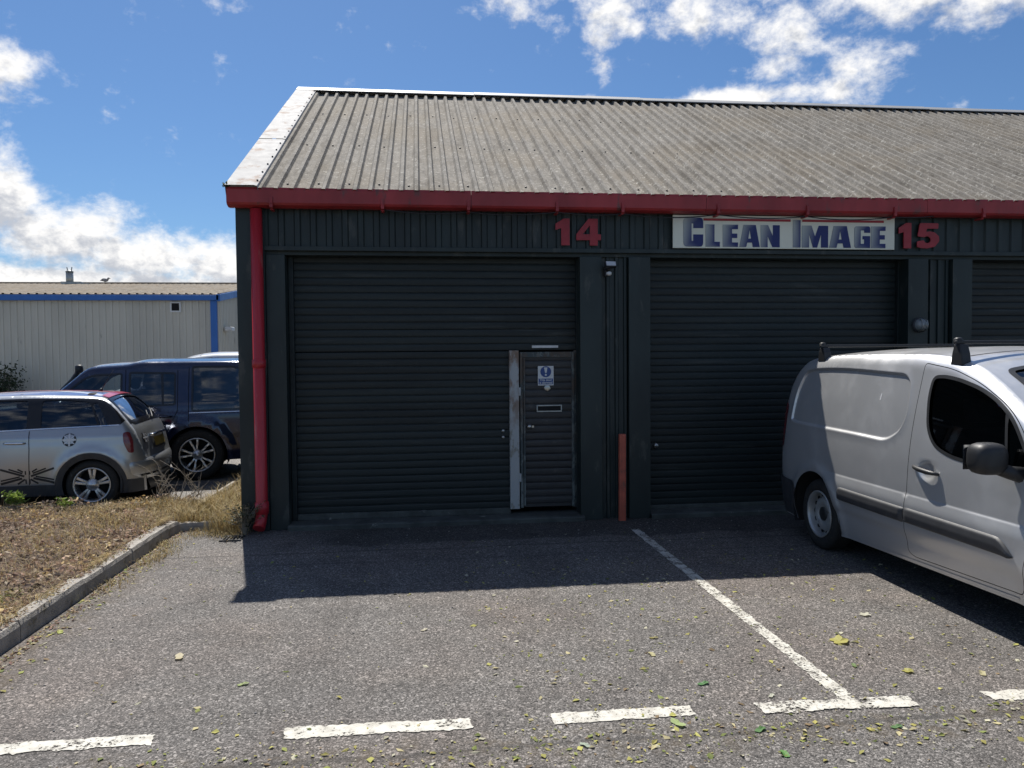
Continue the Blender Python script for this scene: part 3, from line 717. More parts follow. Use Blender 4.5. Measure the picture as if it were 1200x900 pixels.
for ch, a, c_, big in (('C',100,176,1),('L',186,241,0),('E',253,312,0),('A',318,398,0),('N',402,477,0),('I',530,560,1),('M',566,671,0),('A',676,764,0),('G',778,842,0),('E',846,905,0)):
    z1_ = sz1-.040 if big else sz1-.098
    if ch == 'C': z1_ = sz1-.028
    glyph(lt, ch, SX(a), sz0+.016, SX(c_)-SX(a), z1_-sz0-.016, 7.950, .005, ink)
lt.build('lettering', M['tone'], sg, fix=False)
for a, c_ in ((178, 520), (567, 897)):
    s_ = MB(); s_.box(SX(a), SX(c_), 7.949, 7.955, sz1-.058, sz1-.034); s_.build('stripe', M['signred'], sg)
for txt, x0, w_, lab in (('14', 1.405, .53, 'red unit number 14 on the fascia cladding'), ('15', 5.255, .53, 'red unit number 15 beside the white sign board')):
    n = MB(); glyph(n, txt[0], x0-.02, 2.915, .225, .28, 7.985, .012); glyph(n, txt[1], x0+.235, 2.915, .265, .28, 7.985, .012)
    tag(n.build('unit_number', M['digit'], fix=False), lab, 'number')
# safety notice on the wicket door
ax, az = q(1.222, 1.65, 8.19); bx_, bz = q(1.390, 1.445, 8.19); yn = YS-.060
nt = empty('safety_notice', ((ax+bx_)/2, yn, bz), 'small blue and white exclamation notice stuck on the wicket door', 'notice')
b = MB(); b.box(ax, bx_, yn, yn+.004, bz, az); b.build('board', M['white'], nt)
W_ = bx_-ax; cx_, cz_ = (ax+bx_)/2, az-.40*W_*.9
b = MB(); b.lathe([(0, 0), (W_*.345, 0)], (cx_, yn-.0015, cz_), 'y', 36); b.box(ax+.007, bx_-.007, yn-.0015, yn, bz+.012, bz+.074); b.build('blue_panel', M['signblue'], nt)
b = MB(); b.add([(cx_-.019, yn-.003, cz_+.046), (cx_+.019, yn-.003, cz_+.046), (cx_+.008, yn-.003, cz_-.012), (cx_-.008, yn-.003, cz_-.012)], [(0,3,2,1)]); b.lathe([(0, 0), (.011, 0)], (cx_, yn-.003, cz_-.034), 'y', 14); b.build('exclamation_mark', M['white'], nt)
for i, tx in enumerate(('This door', 'is alarmed')):
    cu = bpy.data.curves.new('notice_text', 'FONT'); cu.body = tx; cu.size = .034; cu.align_x = 'CENTER'; cu.offset = .0006
    o = bpy.data.objects.new('notice_text', cu); COL.objects.link(o); o.data.materials.append(M['white']); o.parent = nt
    me = bpy.data.meshes.new_from_object(o); bpy.data.objects.remove(o); o = bpy.data.objects.new('lettering', me); COL.objects.link(o); o.parent = nt
    o.location = (0, -.003, .048-.029*i); o.rotation_euler = (PI/2, 0, 0)
X0, Z0 = q(1.165, 1.853, 8.2); X1, _ = q(1.445, 1.853, 8.2)
b = MB(); b.box(X0, X1, YS-.023, YS-.017, Z0-.012, Z0+.014); tag(b.build('notice_strip', M['white']), 'thin white strip fixed above the wicket door', 'strip')
# lamps
sl = empty('security_light', (1.985, 7.98, 2.62), 'small pale floodlight with sensor on the cladding below number 14', 'light')
b = MB(); m_ = Matrix.Translation((1.985, 7.90, 2.705)) @ Euler((-.5, 0, .1)).to_matrix().to_4x4(); b.box(-.062, .062, -.018, .02, -.034, .034, m_); b.build('lamp_head', M['blackpl'], sl, bevel=.006)
b = MB(); b.box(-.052, .052, -.023, -.019, -.026, .026, m_); b.build('lens', M['lampclear'], sl, bevel=.002)
b = MB(); b.box(1.965, 2.005, 7.93, 8.075, 2.655, 2.675); b.box(1.955, 2.01, 8.04, 8.076, 2.60, 2.70); b.build('bracket', M['blackpl'], sl, bevel=.004)
b = MB(); b.blob((1.975, 7.93, 2.615), (.028, .03, .022), 2, squash=3); b.build('sensor', M['white'], sl)
bl = empty('bulkhead_light', (5.50, 8.0, 1.98), 'round glass bulkhead lamp on the pillar above the van roof', 'light')
b = MB(); b.lathe([(.0, -.02), (.075, -.02), (.085, 0), (.085, .02)], (5.53, 7.985, 2.065), 'y', 26); b.build('base', M['greypl'], bl)
b = MB(); b.lathe([(0, -.085), (.04, -.08), (.064, -.055), (.072, -.02)], (5.53, 7.985, 2.065), 'y', 26); b.build('lamp_shade', M['lampgrey'], bl)
b = MB()
for sg_ in (-1, 1): b.tube([(5.53+sg_*.025, 7.965, 2.065+.075), (5.53+sg_*.03, 7.895, 2.065+.045), (5.53+sg_*.03, 7.885, 2.065), (5.53+sg_*.03, 7.895, 2.065-.045), (5.53+sg_*.025, 7.965, 2.065-.075)], .005, 6)
b.build('guard', M['galv'], bl)
# orange post
b = MB(); b.box(2.072, 2.144, 7.90, 7.955, -.02, .93, Matrix.Rotation(.004, 4, 'Y')); tag(b.build('steel_post', M['orange'], bevel=.008), 'short faded orange steel post standing between the two shutters', 'post')
# cable slung along the gutter
pts = []
hang = [(-.36, 3.235), (.50, 3.225), (1.41, 3.232), (2.10, 3.228), (3.13, 3.232), (4.12, 3.226), (5.12, 3.234), (5.6, 3.25)]
for (a, za), (b_, zb_) in zip(hang, hang[1:]):
    for i in range(8):
        t = i/8; pts.append((a+(b_-a)*t, 7.86+.015*math.sin(a*3+t*3), za+(zb_-za)*t-.042*(b_-a)*4*t*(1-t)*(.5+.5*random.random() if i == 0 else .75)))
pts.append((5.6, 7.87, 3.25))
b = MB(); b.tube(pts, .006, 6); tag(b.build('cable', M['cable']), 'thin black cable sagging in loops under the red gutter', 'cable')
# ================================================================== VEHICLES (local axes: x from the tail forwards, y to the car's left, z up)
def side_patch(mb, sh, outer, holes=(), sd=1, off=0.0, s=.06, extra=(), skip=None):
    v, t = triangulate(outer, holes, s, extra, skip)
    vs = []; ns = []
    for p in v:
        x, z = p[0], p[1]; z = min(z, sh.zt(x)); n = sh.nside(x, z, sd); o = off(x, z) if callable(off) else off
        w_ = sh.w(x, z); vs.append((sh.warp(x, w_)+n[0]*o, sd*w_+n[1]*o, z+n[2]*o)); ns.append(n)
    fs = [f if (area([v[i][:] for i in f]) > 0) == (sd < 0) else f[::-1] for f in t]
    mb.add(vs, fs, normals=ns, smooth=True)
def top_patch(mb, sh, outer, holes=(), off=0.0, s=.07, extra=()):
    v, t = triangulate(outer, holes, s, extra)
    vs = []; ns = []
    for p in v:
        n = sh.ntop(p[0], p[1]); w_ = sh.ptop(p[0], p[1]); vs.append((w_[0]+n[0]*off, w_[1]+n[1]*off, w_[2]+n[2]*off)); ns.append(n)
    mb.add(vs, [f if area([v[i][:] for i in f]) > 0 else f[::-1] for f in t], normals=ns, smooth=True)
def xsamples(sh, x0, x1, s=.035):
    xs = []; x = x0
    while x < x1-1e-6:
        xs.append(x); x += s if .3 < x < sh.L-.5 else s*.35
    return xs+[x1]
def outline(sh, x0, x1, zb, arches):
    low = []; x = x0; ar = []
    for cx, cz, r in arches:
        k = math.asin((zb(cx)-cz)/r); ar.append((cx, cz, r, k))
    low.append((x0, zb(x0)))
    for cx, cz, r, k in ar:
        for i in range(25):
            a = PI-k-(PI-2*k)*i/24; low.append((cx+r*math.cos(a), cz+r*math.sin(a)))
    low.append((x1, zb(x1)))
    up = [(x, sh.zt(x)) for x in xsamples(sh, x0, x1)][::-1]
    return low+up
def edge_rows(sh, x0, x1):
    return [(x, sh.zt(x)-interp(sh.trr, x)*k) for x in xsamples(sh, x0, x1, .05) for k in (.03, .09, .18, .32, .52, .8)]
def top_outline(sh, x0, x1):
    xs = xsamples(sh, x0, x1); return [(x, -sh.w(x, sh.zt(x))) for x in xs]+[(x, sh.w(x, sh.zt(x))) for x in xs[::-1]]
def end_cap(mb, sh, x, zb, sd):
    """flat end of the shell at x"""
    zt = sh.zt(x); zs = [zb+(zt-zb)*i/10 for i in range(11)]
    if sh.bow and sd < 0:
        zs = [zb+(zt-zb)*i/10 for i in range(11)]
    pts = [(-sh.w(x, z), z) for z in zs]+[(y, sh.top(x, y)) for y in [sh.w(x, zt)*(-1+i/8) for i in range(1, 16)]]+[(sh.w(x, z), z) for z in zs[::-1]]
    f = tuple(range(len(pts))); mb.add([(sh.warp(x, a) if sd < 0 else x, a, b) for a, b in pts], [f if sd > 0 else f[::-1]], normals=[(sd, 0, 0)]*len(pts))
def gasket(sh, poly, sd, mat, parent, grow=.012, shrink=.016, off=.003, name='window_seal', top=False):
    mb = MB()
    if top: top_patch(mb, sh, offset(poly, grow), [offset(poly, -shrink)], off, .06)
    else: side_patch(mb, sh, offset(poly, grow), [offset(poly, -shrink)], sd, off, .05)
    return mb.build(name, mat, parent, local=True)
def wheel(parent, pos, sd, R, wid, rim, style, tyre=M['rubber'], rimm=M['steel']):
    """wheel on axis y; its outer face looks to -y in its own axes"""
    h = wid/2; e = MB()
    e.lathe([(0, .0), (rim*.62, .0), (rim*.62, .03), (rim-.012, .03), (rim-.012, .09)], (0, 0, 0), 'y', 30)
    root = e.build('wheel', M['inner'], parent, local=True)
    root.location = pos; root.rotation_euler = (0, 0 if sd < 0 else PI, 0) if False else (0, 0, 0 if sd < 0 else PI)
    t = MB(); t.lathe([(rim-.004, -h*.80), (rim+.012, -h*.96), (rim+.03, -h*1.02), ((R+rim)/2, -h*1.06), (R-.035, -h), (R-.012, -h*.86), (R-.004, -h*.70), (R, -h*.45), (R, h*.45), (R-.004, h*.7), (R-.012, h*.86), (R-.035, h), (rim+.02, h), (rim-.004, h*.8)], (0, 0, 0), 'y', 56)
    for k in range(5):
        a = -.65+k*.32; t.lathe([(R+.0005, h*a), (R+.0005, h*(a+.05))], (0, 0, 0), 'y', 48)
    t.build('tyre', tyre, root, local=True)
    r = MB()
    r.lathe([(rim-.003, -h*.78), (rim+.006, -h*.98), (rim-.004, -h*1.01), (rim-.013, -h*.96), (rim-.02, -h*.75), (rim-.026, -h*.3), (rim-.03, h*.3), (rim-.02, h*.8)], (0, 0, 0), 'y', 56)
    if style == 'steel':
        r.lathe([(rim-.022, -h*.35), (rim-.045, -h*.22), (rim*.74, -h*.42), (rim*.60, -h*.62), (rim*.44, -h*.66), (rim*.37, -h*.50), (rim*.30, -h*.49)], (0, 0, 0), 'y', 56)
    else:
        fy = -h*.80
        def spoke(a, r0, r1, w0, w1, y0, y1, th=.03):
            c, s_ = math.cos(a), math.sin(a)
            vs = []
            for rr, ww, yy in ((r0, w0, y0), ((r0+r1)/2, (w0+w1)/2*.93, y0*.5+y1*.5-.004), (r1, w1, y1)):
                for sx, dy in ((-1, th), (-1, .006), (-.6, 0), (.6, 0), (1, .006), (1, th)): vs.append((rr*c-sx*ww/2*s_, yy+dy, rr*s_+sx*ww/2*c))
            r.add(vs, [(i*6+j, i*6+j+1, (i+1)*6+j+1, (i+1)*6+j) for i in range(2) for j in range(5)])
        if style == 'five_pair':
            for k in range(5):
                a = PI/2+k*2*PI/5
                for sg_ in (-1, 1): spoke(a+sg_*.155, rim*.22, rim-.012, rim*.13, rim*.19, fy+.006, fy-.002)
            r.lathe([(rim*.36, fy+.03), (rim*.34, fy+.002), (rim*.18, fy-.004), (rim*.15, fy-.012), (0, fy-.013)], (0, 0, 0), 'y', 30)
        else:
            for k in range(5):
                a = PI/2+.2+k*2*PI/5
                for sg_ in (-1, 1):
                    spoke(a+sg_*.20, rim*.16, rim*.62, rim*.13, rim*.11, fy+.012, fy+.002)
                    spoke(a+sg_*.235, rim*.58, rim-.01, rim*.12, rim*.15, fy+.002, fy-.004)
            r.lathe([(rim*.30, fy+.03), (rim*.28, fy+.004), (rim*.14, fy-.002), (rim*.12, fy-.01), (0, fy-.011)], (0, 0, 0), 'y', 30)
    r.build('rim', rimm, root, local=True)
    if style == 'steel':
        v = MB(); v.lathe([(rim*.31, -h*.44), (rim*.30, -h*.56), (rim*.2, -h*.62), (0, -h*.63)], (0, 0, 0), 'y', 30); v.build('hub_cap', M['blackpl'], root, local=True)
        v = MB()
        for k in range(14):
            a = 2*PI*k/14; rr = rim*.80; y = -h*.345
            pts = []
            for j in range(10):
                b = 2*PI*j/10; pr = rr+rim*.068*math.cos(b); pa = a+.135*math.sin(b); pts.append((pr*math.cos(pa), y-.002-(rr-pr)*.35*-1, pr*math.sin(pa)))
            v.add(pts, [tuple(range(10))])
        tag(v.build('vent_slots', M['inner'], root, local=True), kind='stuff')
    return root
def liner(parent, sh, arches, sd):
    for cx, cz, r in arches:
        mb = MB(); yo = sh.w(cx, cz+r*.9)-.012
        mb.lathe([(r+.012, sd*yo), (r+.012, sd*(yo-.42)), (0, sd*(yo-.42))], (cx, 0, cz), 'y', 26, a0=-.35, a1=PI+.35)
        mb.build('wheel_arch_liner', M['inner'], parent, local=True)
def seat_at(parent, x, y, z, wdt=.48):
    m = MB()
    m.box(x-.05, x+.48, y-wdt/2, y+wdt/2, z, z+.16)
    m.box(-.07, .07, -wdt/2, wdt/2, 0, .62, Matrix.Translation((x-.05, y, z+.1)) @ Matrix.Rotation(-.22, 4, 'Y'))
    m.box(-.05, .05, -.13, .13, .66, .85, Matrix.Translation((x-.05, y, z+.1)) @ Matrix.Rotation(-.2, 4, 'Y'))
    return m.build('seat', M['seat'], parent, bevel=.04, local=True, seg=3)

def quad_strip(sh, mb, pts, wd, sd, off):
    """a thin line laid along a polyline on the car's side"""
    for (a, b) in zip(pts, pts[1:]):
        d = Vector((b[0]-a[0], b[1]-a[1])); L = d.length; d.normalize(); n = Vector((-d.y, d.x))*wd/2
        side_patch(mb, sh, [(a[0]+n.x, a[1]+n.y), (a[0]-n.x, a[1]-n.y), (b[0]-n.x, b[1]-n.y), (b[0]+n.x, b[1]+n.y)], (), sd, off, .08)

# ------------------------------------------------------------------ small panel van
VB = rpoly([(.335,1.585),(.24,1.40),(.215,1.12),(.31,1.10),(1.31,1.088),(1.74,1.078),(1.90,1.165),(1.955,1.30),(1.925,1.54),(1.84,1.60),(1.1,1.628),(.7,1.628),(.45,1.615)], [.05,.1,.03,.05,.2,.10,.08,.1,.05,.05,.2,.2,.08])
VW = (.74, 3.56)
def van_feat(x, z):
    o = 0
    if .1 < x < 2.05 and 1.0 < z < 1.7:
        d = dseg(x, z, VB)
        if inside(x, z, VB): k = min(1, d/.024); o -= .017*k*k*(3-2*k)
        else: k = max(0, 1-d/.012); o += .002*k
    for wx in VW:
        d = math.hypot(x-wx, z-.315)
        if d < .62:
            o += .020*math.exp(-((d-.40)/.055)**2)
    if .85 < x < 3.3:
        e = max(0, min(1, (x-.85)/.2, (3.3-x)/.25))
        if z < .72 and z > .40:
            a_, b_ = max(0, min(1, (.77-z)/.13)), max(0, min(1, (z-.38)/.10)); e = e*e*(3-2*e); o += e*.020*a_*a_*(3-2*a_)*b_*b_*(3-2*b_)
    d = ((x-2.25)/.085)**2+((z-.922)/.062)**2
    if d < 4: o -= .022*math.exp(-d*d*1.3)
    return o
VAN.feat = van_feat
def van_zb(x): return .20+max(0, x-1.0)*.033 if x < 3.2 else .25
VGL = rpoly([(2.163,1.583),(2.155,1.45),(2.205,1.22),(2.30,1.105),(2.46,1.055),(2.65,1.037),(2.98,1.02),(3.20,1.03),(3.06,1.235),(2.97,1.345),(2.82,1.448),(2.65,1.52),(2.43,1.572),(2.28,1.590)], [.05,.1,.1,.1,.08,.1,0,.03,.1,.1,.1,.1,.1,.05])
VDO = rpoly([(2.035,1.682),(2.042,1.40),(2.042,.60),(2.03,.30),(2.10,.275),(3.15,.312),(3.17,.55),(3.23,.80),(3.26,1.02),(3.20,1.115),(3.03,1.325),(2.88,1.435),(2.62,1.560),(2.35,1.642)], [.03,.2,.2,.03,.05,.06,.1,.1,.05,.05,.1,.1,.1,.1])
def make_van(name, label, loc, rz, paint, bars):
    sh = VAN; root = empty(name, loc, label, 'van', rz=rz); L = sh.L
    arches = [(VW[0], .315, .385), (VW[1], .315, .385)]
    body = MB(); doors_ = []
    for sd in (-1, 1):
        ex = edge_rows(sh, 0, L)
        if sd < 0 or bars:
            for d in (.010, .004, -.003, -.009, -.015, -.021, -.027, -.036): ex += dens(offset(VB, d), .03)
            for k in range(19): ex += [(x*.04, .60+.0125*k) for x in range(20, 85)]
        side_patch(body, sh, outline(sh, 0, L, van_zb, arches), [VDO], sd, 0, .055, ex, lambda x, z: .58 < z < .85 and .78 < x < 3.42 or .1 < x < 2.05 and dseg(x, z, VB) < .05 or z > sh.zt(x)-.85*interp(sh.trr, x))
    WS = rpoly([(2.62,-.60),(3.36,-.69),(3.40,0),(3.36,.69),(2.62,.60),(2.585,0)], [.06,.06,.3,.06,.06,.3])
    top_patch(body, sh, top_outline(sh, 0, L), [WS], 0, .06)
    end_cap(body, sh, 0, .2, -1); end_cap(body, sh, L, .25, 1)
    body.build('body', paint, root, local=True)
    lin = MB()
    for sd in (-1, 1):
        side_patch(lin, sh, outline(sh, .02, L-.05, lambda x: van_zb(x)+.01, arches), [offset(VGL, .0)], sd, -.022, .12)
    lin.build('body_shell_lining', M['inner'], root, local=True)
    for sd in (-1, 1):
        d = MB(); gap = offset(VDO, -.0055)
        ex = dens(offset(VGL, .02), .03)+dens(offset(VGL, .045), .05)
        ex += [(2.25+.085*r*math.cos(a), .922+.062*r*math.sin(a)) for r in (.3,.6,.85,1.05,1.3) for a in [PI*2*i/16 for i in range(16)]]
        for k in range(19): ex += [(x*.04, .60+.0125*k) for x in range(51, 85)]
        side_patch(d, sh, gap, [VGL], sd, 0, .05, ex, lambda x, z: .58 < z < .85)
        do = d.build('door', paint, root, local=True)
        g = MB(); side_patch(g, sh, offset(VGL, .004), (), sd, -.012, .07); g.build('window', M['glass'], do, local=True)
        gasket(sh, VGL, sd, M['blackpl'], do, .010, .014, .002)
        k = MB(); quad_strip(sh, k, [(2.895,1.425), (2.93,1.25), (2.975,1.03)], .022, sd, -.004); k.build('window_divider', M['blackpl'], do, local=True)
        h = MB(); pts = []
        for i in range(9):
            t = i/8; x = 2.115+.27*t; z = .940-.020*t; pts.append((x, sd*(sh.w(2.10 if t < .5 else 2.4, z)+.006+.030*math.sin(PI*min(1, max(0, t*1.0)))**.6), z))
        h.tube(pts, [.010,.014,.016,.017,.017,.017,.016,.014,.010], 10); h.build('handle', M['blackpl'], do, local=True)
        mo = MB()
        for a, b in ((1.145, 2.036), (2.046, 3.08)):
            nx = 36; nz = 12; vs = []
            for i in range(nx+1):
                t = i/nx; x = a+(b-a)*t
                zl, zh = .520-.006*t, .636-.006*t
                if a < 1.5 and x-a < .04: q_ = 1-(x-a)/.04; q_ = 1-math.sqrt(max(0, 1-q_*q_)); zl += .035*q_; zh -= .035*q_
                if b > 2.2 and b-x < .13: q_ = (x-(b-.13))/.13; zh -= .095*q_**1.6; zl += .012*max(0, q_-.8)*5
                ex_ = min(1, (x-a)/.012, (b-x)/.012)
                for j in range(nz+1):
                    u = j/nz; z = zl+(zh-zl)*u; k_ = min(1, min(u*1.25, 1-u)/.17); o_ = -.006+.024*math.sqrt(max(0, 1-(1-k_)**2))*(.35+.65*max(0, ex_))+.006*(1-abs(2*u-1))
                    n_ = sh.nside(x, z, sd); vs.append((x, sd*(sh.w(x, z)+o_), z))
            fs = [(i*(nz+1)+j, (i+1)*(nz+1)+j, (i+1)*(nz+1)+j+1, i*(nz+1)+j+1) for i in range(nx) for j in range(nz)]
            mo.add(vs, fs, smooth=True)
        mo.build('side_moulding', M['greypl'], root, local=True)
        b = MB(); bp_ = rpoly([(.0,.22),(.36,.22),(.352,.35),(.40,.50),(.33,.555),(.0,.575)], [0,.02,.05,.03,.03,0]); side_patch(b, sh, bp_, (), sd, .012, .05); b.build('bumper_corner', M['greypl'], root, local=True)
        tl = MB(); side_patch(tl, sh, rpoly([(.012,.85),(.10,.86),(.12,1.0),(.13,1.25),(.07,1.30),(.035,1.2)], .02), (), sd, .006, .04); tl.build('tail_light', M['lampred'], root, local=True)
        hl = MB(); side_patch(hl, sh, rpoly([(3.72,.80),(4.15,.66),(4.27,.68),(4.10,.86),(3.78,.96)], .04), (), sd, .006, .05); hl.build('headlight', M['lampclear'], root, local=True)
        fb = MB(); side_patch(fb, sh, rpoly([(3.96,.26),(4.37,.26),(4.37,.50),(4.2,.55),(3.9,.5),(3.86,.40)], .03), (), sd, .008, .06); fb.build('front_bumper', M['greypl'], root, local=True)
        si = MB(); side_patch(si, sh, [(1.135,.205),(3.08,.27),(3.08,.285),(1.135,.222)], (), sd, .006, .06); si.build('sill_edge', paint, root, local=True)
        mi = MB(); mi.blob((3.005, sd*1.035, 1.115), (.085, .100, .096), 3, squash=3.6)
        mir = mi.build('wing_mirror', M['blackpl'], root, local=True)
        ar = MB(); ar.tube([(3.08, sd*(sh.w(3.1, 1.02)-.02), 1.02), (3.06, sd*.93, 1.035), (3.02, sd*.99, 1.06)], [.05, .042, .04], 12); ar.build('mirror_arm', M['blackpl'], mir, local=True)
        mg = MB(); mg.box(2.915, 2.922, sd*.945, sd*1.125, 1.04, 1.19); mg.build('mirror_glass', M['chrome'], mir, local=True)
        liner(root, sh, arches, sd)
        for wx in VW: wheel(root, (wx, sd*.775, .315), sd, .315, .19, .205, 'steel')
    g = MB(); top_patch(g, sh, offset(WS, .004), (), -.008, .08); g.build('windscreen', M['glass'], root, local=True)
    gasket(sh, WS, 1, M['blackpl'], root, .008, .03, .002, 'windscreen_seal', True)
    rl = MB(); top_patch(rl, sh, [(2.275,-.70),(2.287,-.70),(2.305,0),(2.287,.70),(2.275,.70),(2.293,0)], (), .0025, .05)
    rl.build('roof_seam', M['blackpl'], root, local=True)
    gr = MB(); gr.box(4.33, 4.385, -.42, .42, .36, .50); gr.build('grille', M['blackpl'], root, local=True, bevel=.01)
    rb = MB(); rb.box(-.075, .05, -.82, .82, .27, .55); rb.build('rear_bumper', M['greypl'], root, local=True, bevel=.03)
    un = MB(); un.box(.2, 4.2, -.60, .60, .19, .42); un.box(.1, 2.0, -.78, .78, .42, 1.1) if False else None
    un.build('underbody', M['inner'], root, local=True)
    it = MB(); it.box(2.0, 2.02, -.74, .74, .42, 1.66); it.build('bulkhead', M['inner'], root, local=True)
    it = MB(); it.box(3.05, 3.30, -.72, .72, .55, .98); it.build('dashboard', M['inner'], root, local=True, bevel=.03)
    for sy in (-.38, .38): seat_at(root, 2.33, sy, .50)
    sw = MB(); sw.lathe([(.17,-.012),(.187,0),(.17,.012),(.155,0),(.17,-.012)], (2.86, -.38, .98), 'x', 24); sw.build('steering_wheel', M['blackpl'], root, local=True)
    if bars:
        for bx, zr in ((.55, 1.715), (2.345, 1.70)):
            b = MB(); b.box(bx-.016, bx+.016, -.76, .76, 1.812, 1.836)
            bar = b.build('roof_bar', M['blackpl'], root, local=True, bevel=.006)
            for sd in (-1, 1):
                f = MB(); y0 = sd*.715
                m_ = Matrix.Translation((bx, y0, 0))
                f.add([tuple(m_ @ Vector(p)) for p in [(-.062,-.034,zr-.035),(.062,-.034,zr-.035),(.062,.034,zr-.012),(-.062,.034,zr-.012),(-.030,-.030,1.81),(.034,-.030,1.81),(.034,.030,1.81),(-.030,.030,1.81),(-.046,-.034,zr+.05),(.05,-.034,zr+.05),(.05,.034,zr+.05),(-.046,.034,zr+.05)]],
                      [(0,3,2,1),(4,5,6,7),(0,1,9,8),(8,9,5,4),(1,2,10,9),(9,10,6,5),(2,3,11,10),(10,11,7,6),(3,0,8,11),(11,8,4,7)])
                f.blob((bx-.012, y0-sd*-.012, 1.838), (.028, .028, .02), 2, squash=3)
                f.build('clamp_foot', M['blackpl'], bar, local=True, bevel=.008)
    sc_ = MB(); quad_strip(sh, sc_, [(1.566,1.385), (1.572,1.435)], .012, -1, .001)
    if bars: sc_.build('scratch_mark', M['whitecar'], root, local=True)
    return root
make_van('parked_van', 'silver panel van with black roof bars parked nose out beside the white bay line', (4.405, 7.23, 0), -PI/2, M['silver'], True)
wv = make_van('parked_van', 'white van mostly hidden behind the dark blue off-road car', (-2.55, 19.2, -.05), PI+.10, M['whitecar'], False)
wv.scale = (1.1, 1.1, 1.1)

# ------------------------------------------------------------------ small three-door hatchback
sh = MINI; L = sh.L; WH = (.54, 3.0); sh.bow = .075
def mini_feat(x, z):
    o = 0
    for wx in WH:
        d = math.hypot(x-wx, z-.30)
        if d < .6: o += .022*math.exp(-((d-.40)/.06)**2)
    o += .006*math.exp(-((z-.88-.0)/.03)**2)
    return o
sh.feat = mini_feat
car = empty('parked_hatchback', (-3.4817, 10.5931, -.05), 'small pale silver hatchback with black wheel arches and union flag stickers', 'car', rz=math.radians(185))
arches = [(WH[0], .30, .335), (WH[1], .30, .335)]
BELT = lambda x: 1.012-.037*(x-.35)/1.2
RQ = rpoly([(1.095,.995),(1.11,1.318),(.85,1.322),(.585,1.290),(.475,1.012)], [.02,.03,.2,.04,.03])
FD = rpoly([(1.25,.985),(1.262,1.318),(1.7,1.318),(2.02,1.288),(2.42,1.10),(2.50,.945)], [.02,.03,.2,.08,.05,.03])
CP = rpoly([(.36,1.010),(.445,1.010),(.555,1.270),(.50,1.285)], .02)
band = [(.235,1.012)]+[(x, BELT(x)) for x in (.5,.8,1.2,1.6,2.0,2.4,2.62)]+[(2.40,1.17),(2.15,1.285),(2.0,1.315),(1.7,1.338),(1.2,1.345),(.8,1.338),(.52,1.328),(.45,1.316),(.36,1.248),(.28,1.160),(.20,1.058)]
RG = [(.160,-.60),(.160,.60),(.27,.62),(.40,.54),(.415,0),(.40,-.54),(.27,-.62)]
RG = rpoly(RG, [.04,.04,.02,.04,.2,.04,.02])
FS = rpoly([(2.32,-.55),(2.74,-.62),(2.80,0),(2.74,.62),(2.32,.55),(2.29,0)], [.05,.05,.2,.05,.05,.2])
HD = rpoly([(.085,-.66),(.085,.66),(.12,.70),(.155,.66),(.155,-.66),(.12,-.70)], .02)
b = MB()
for sd in (-1, 1): side_patch(b, sh, outline(sh, 0, L, lambda x: .19, arches), [offset(band, -.004)], sd, 0, .055, edge_rows(sh, 0, L), lambda x, z: z > sh.zt(x)-.85*interp(sh.trr, x))
top_patch(b, sh, top_outline(sh, 0, L), [RG, FS], 0, .055, [(x, y/20) for x in (.01,.03,.05,.07,.09,.11,.13) for y in range(-14, 15)])
end_cap(b, sh, 0, .19, -1); end_cap(b, sh, L, .19, 1)
b.build('body', M['mini'], car, local=True)
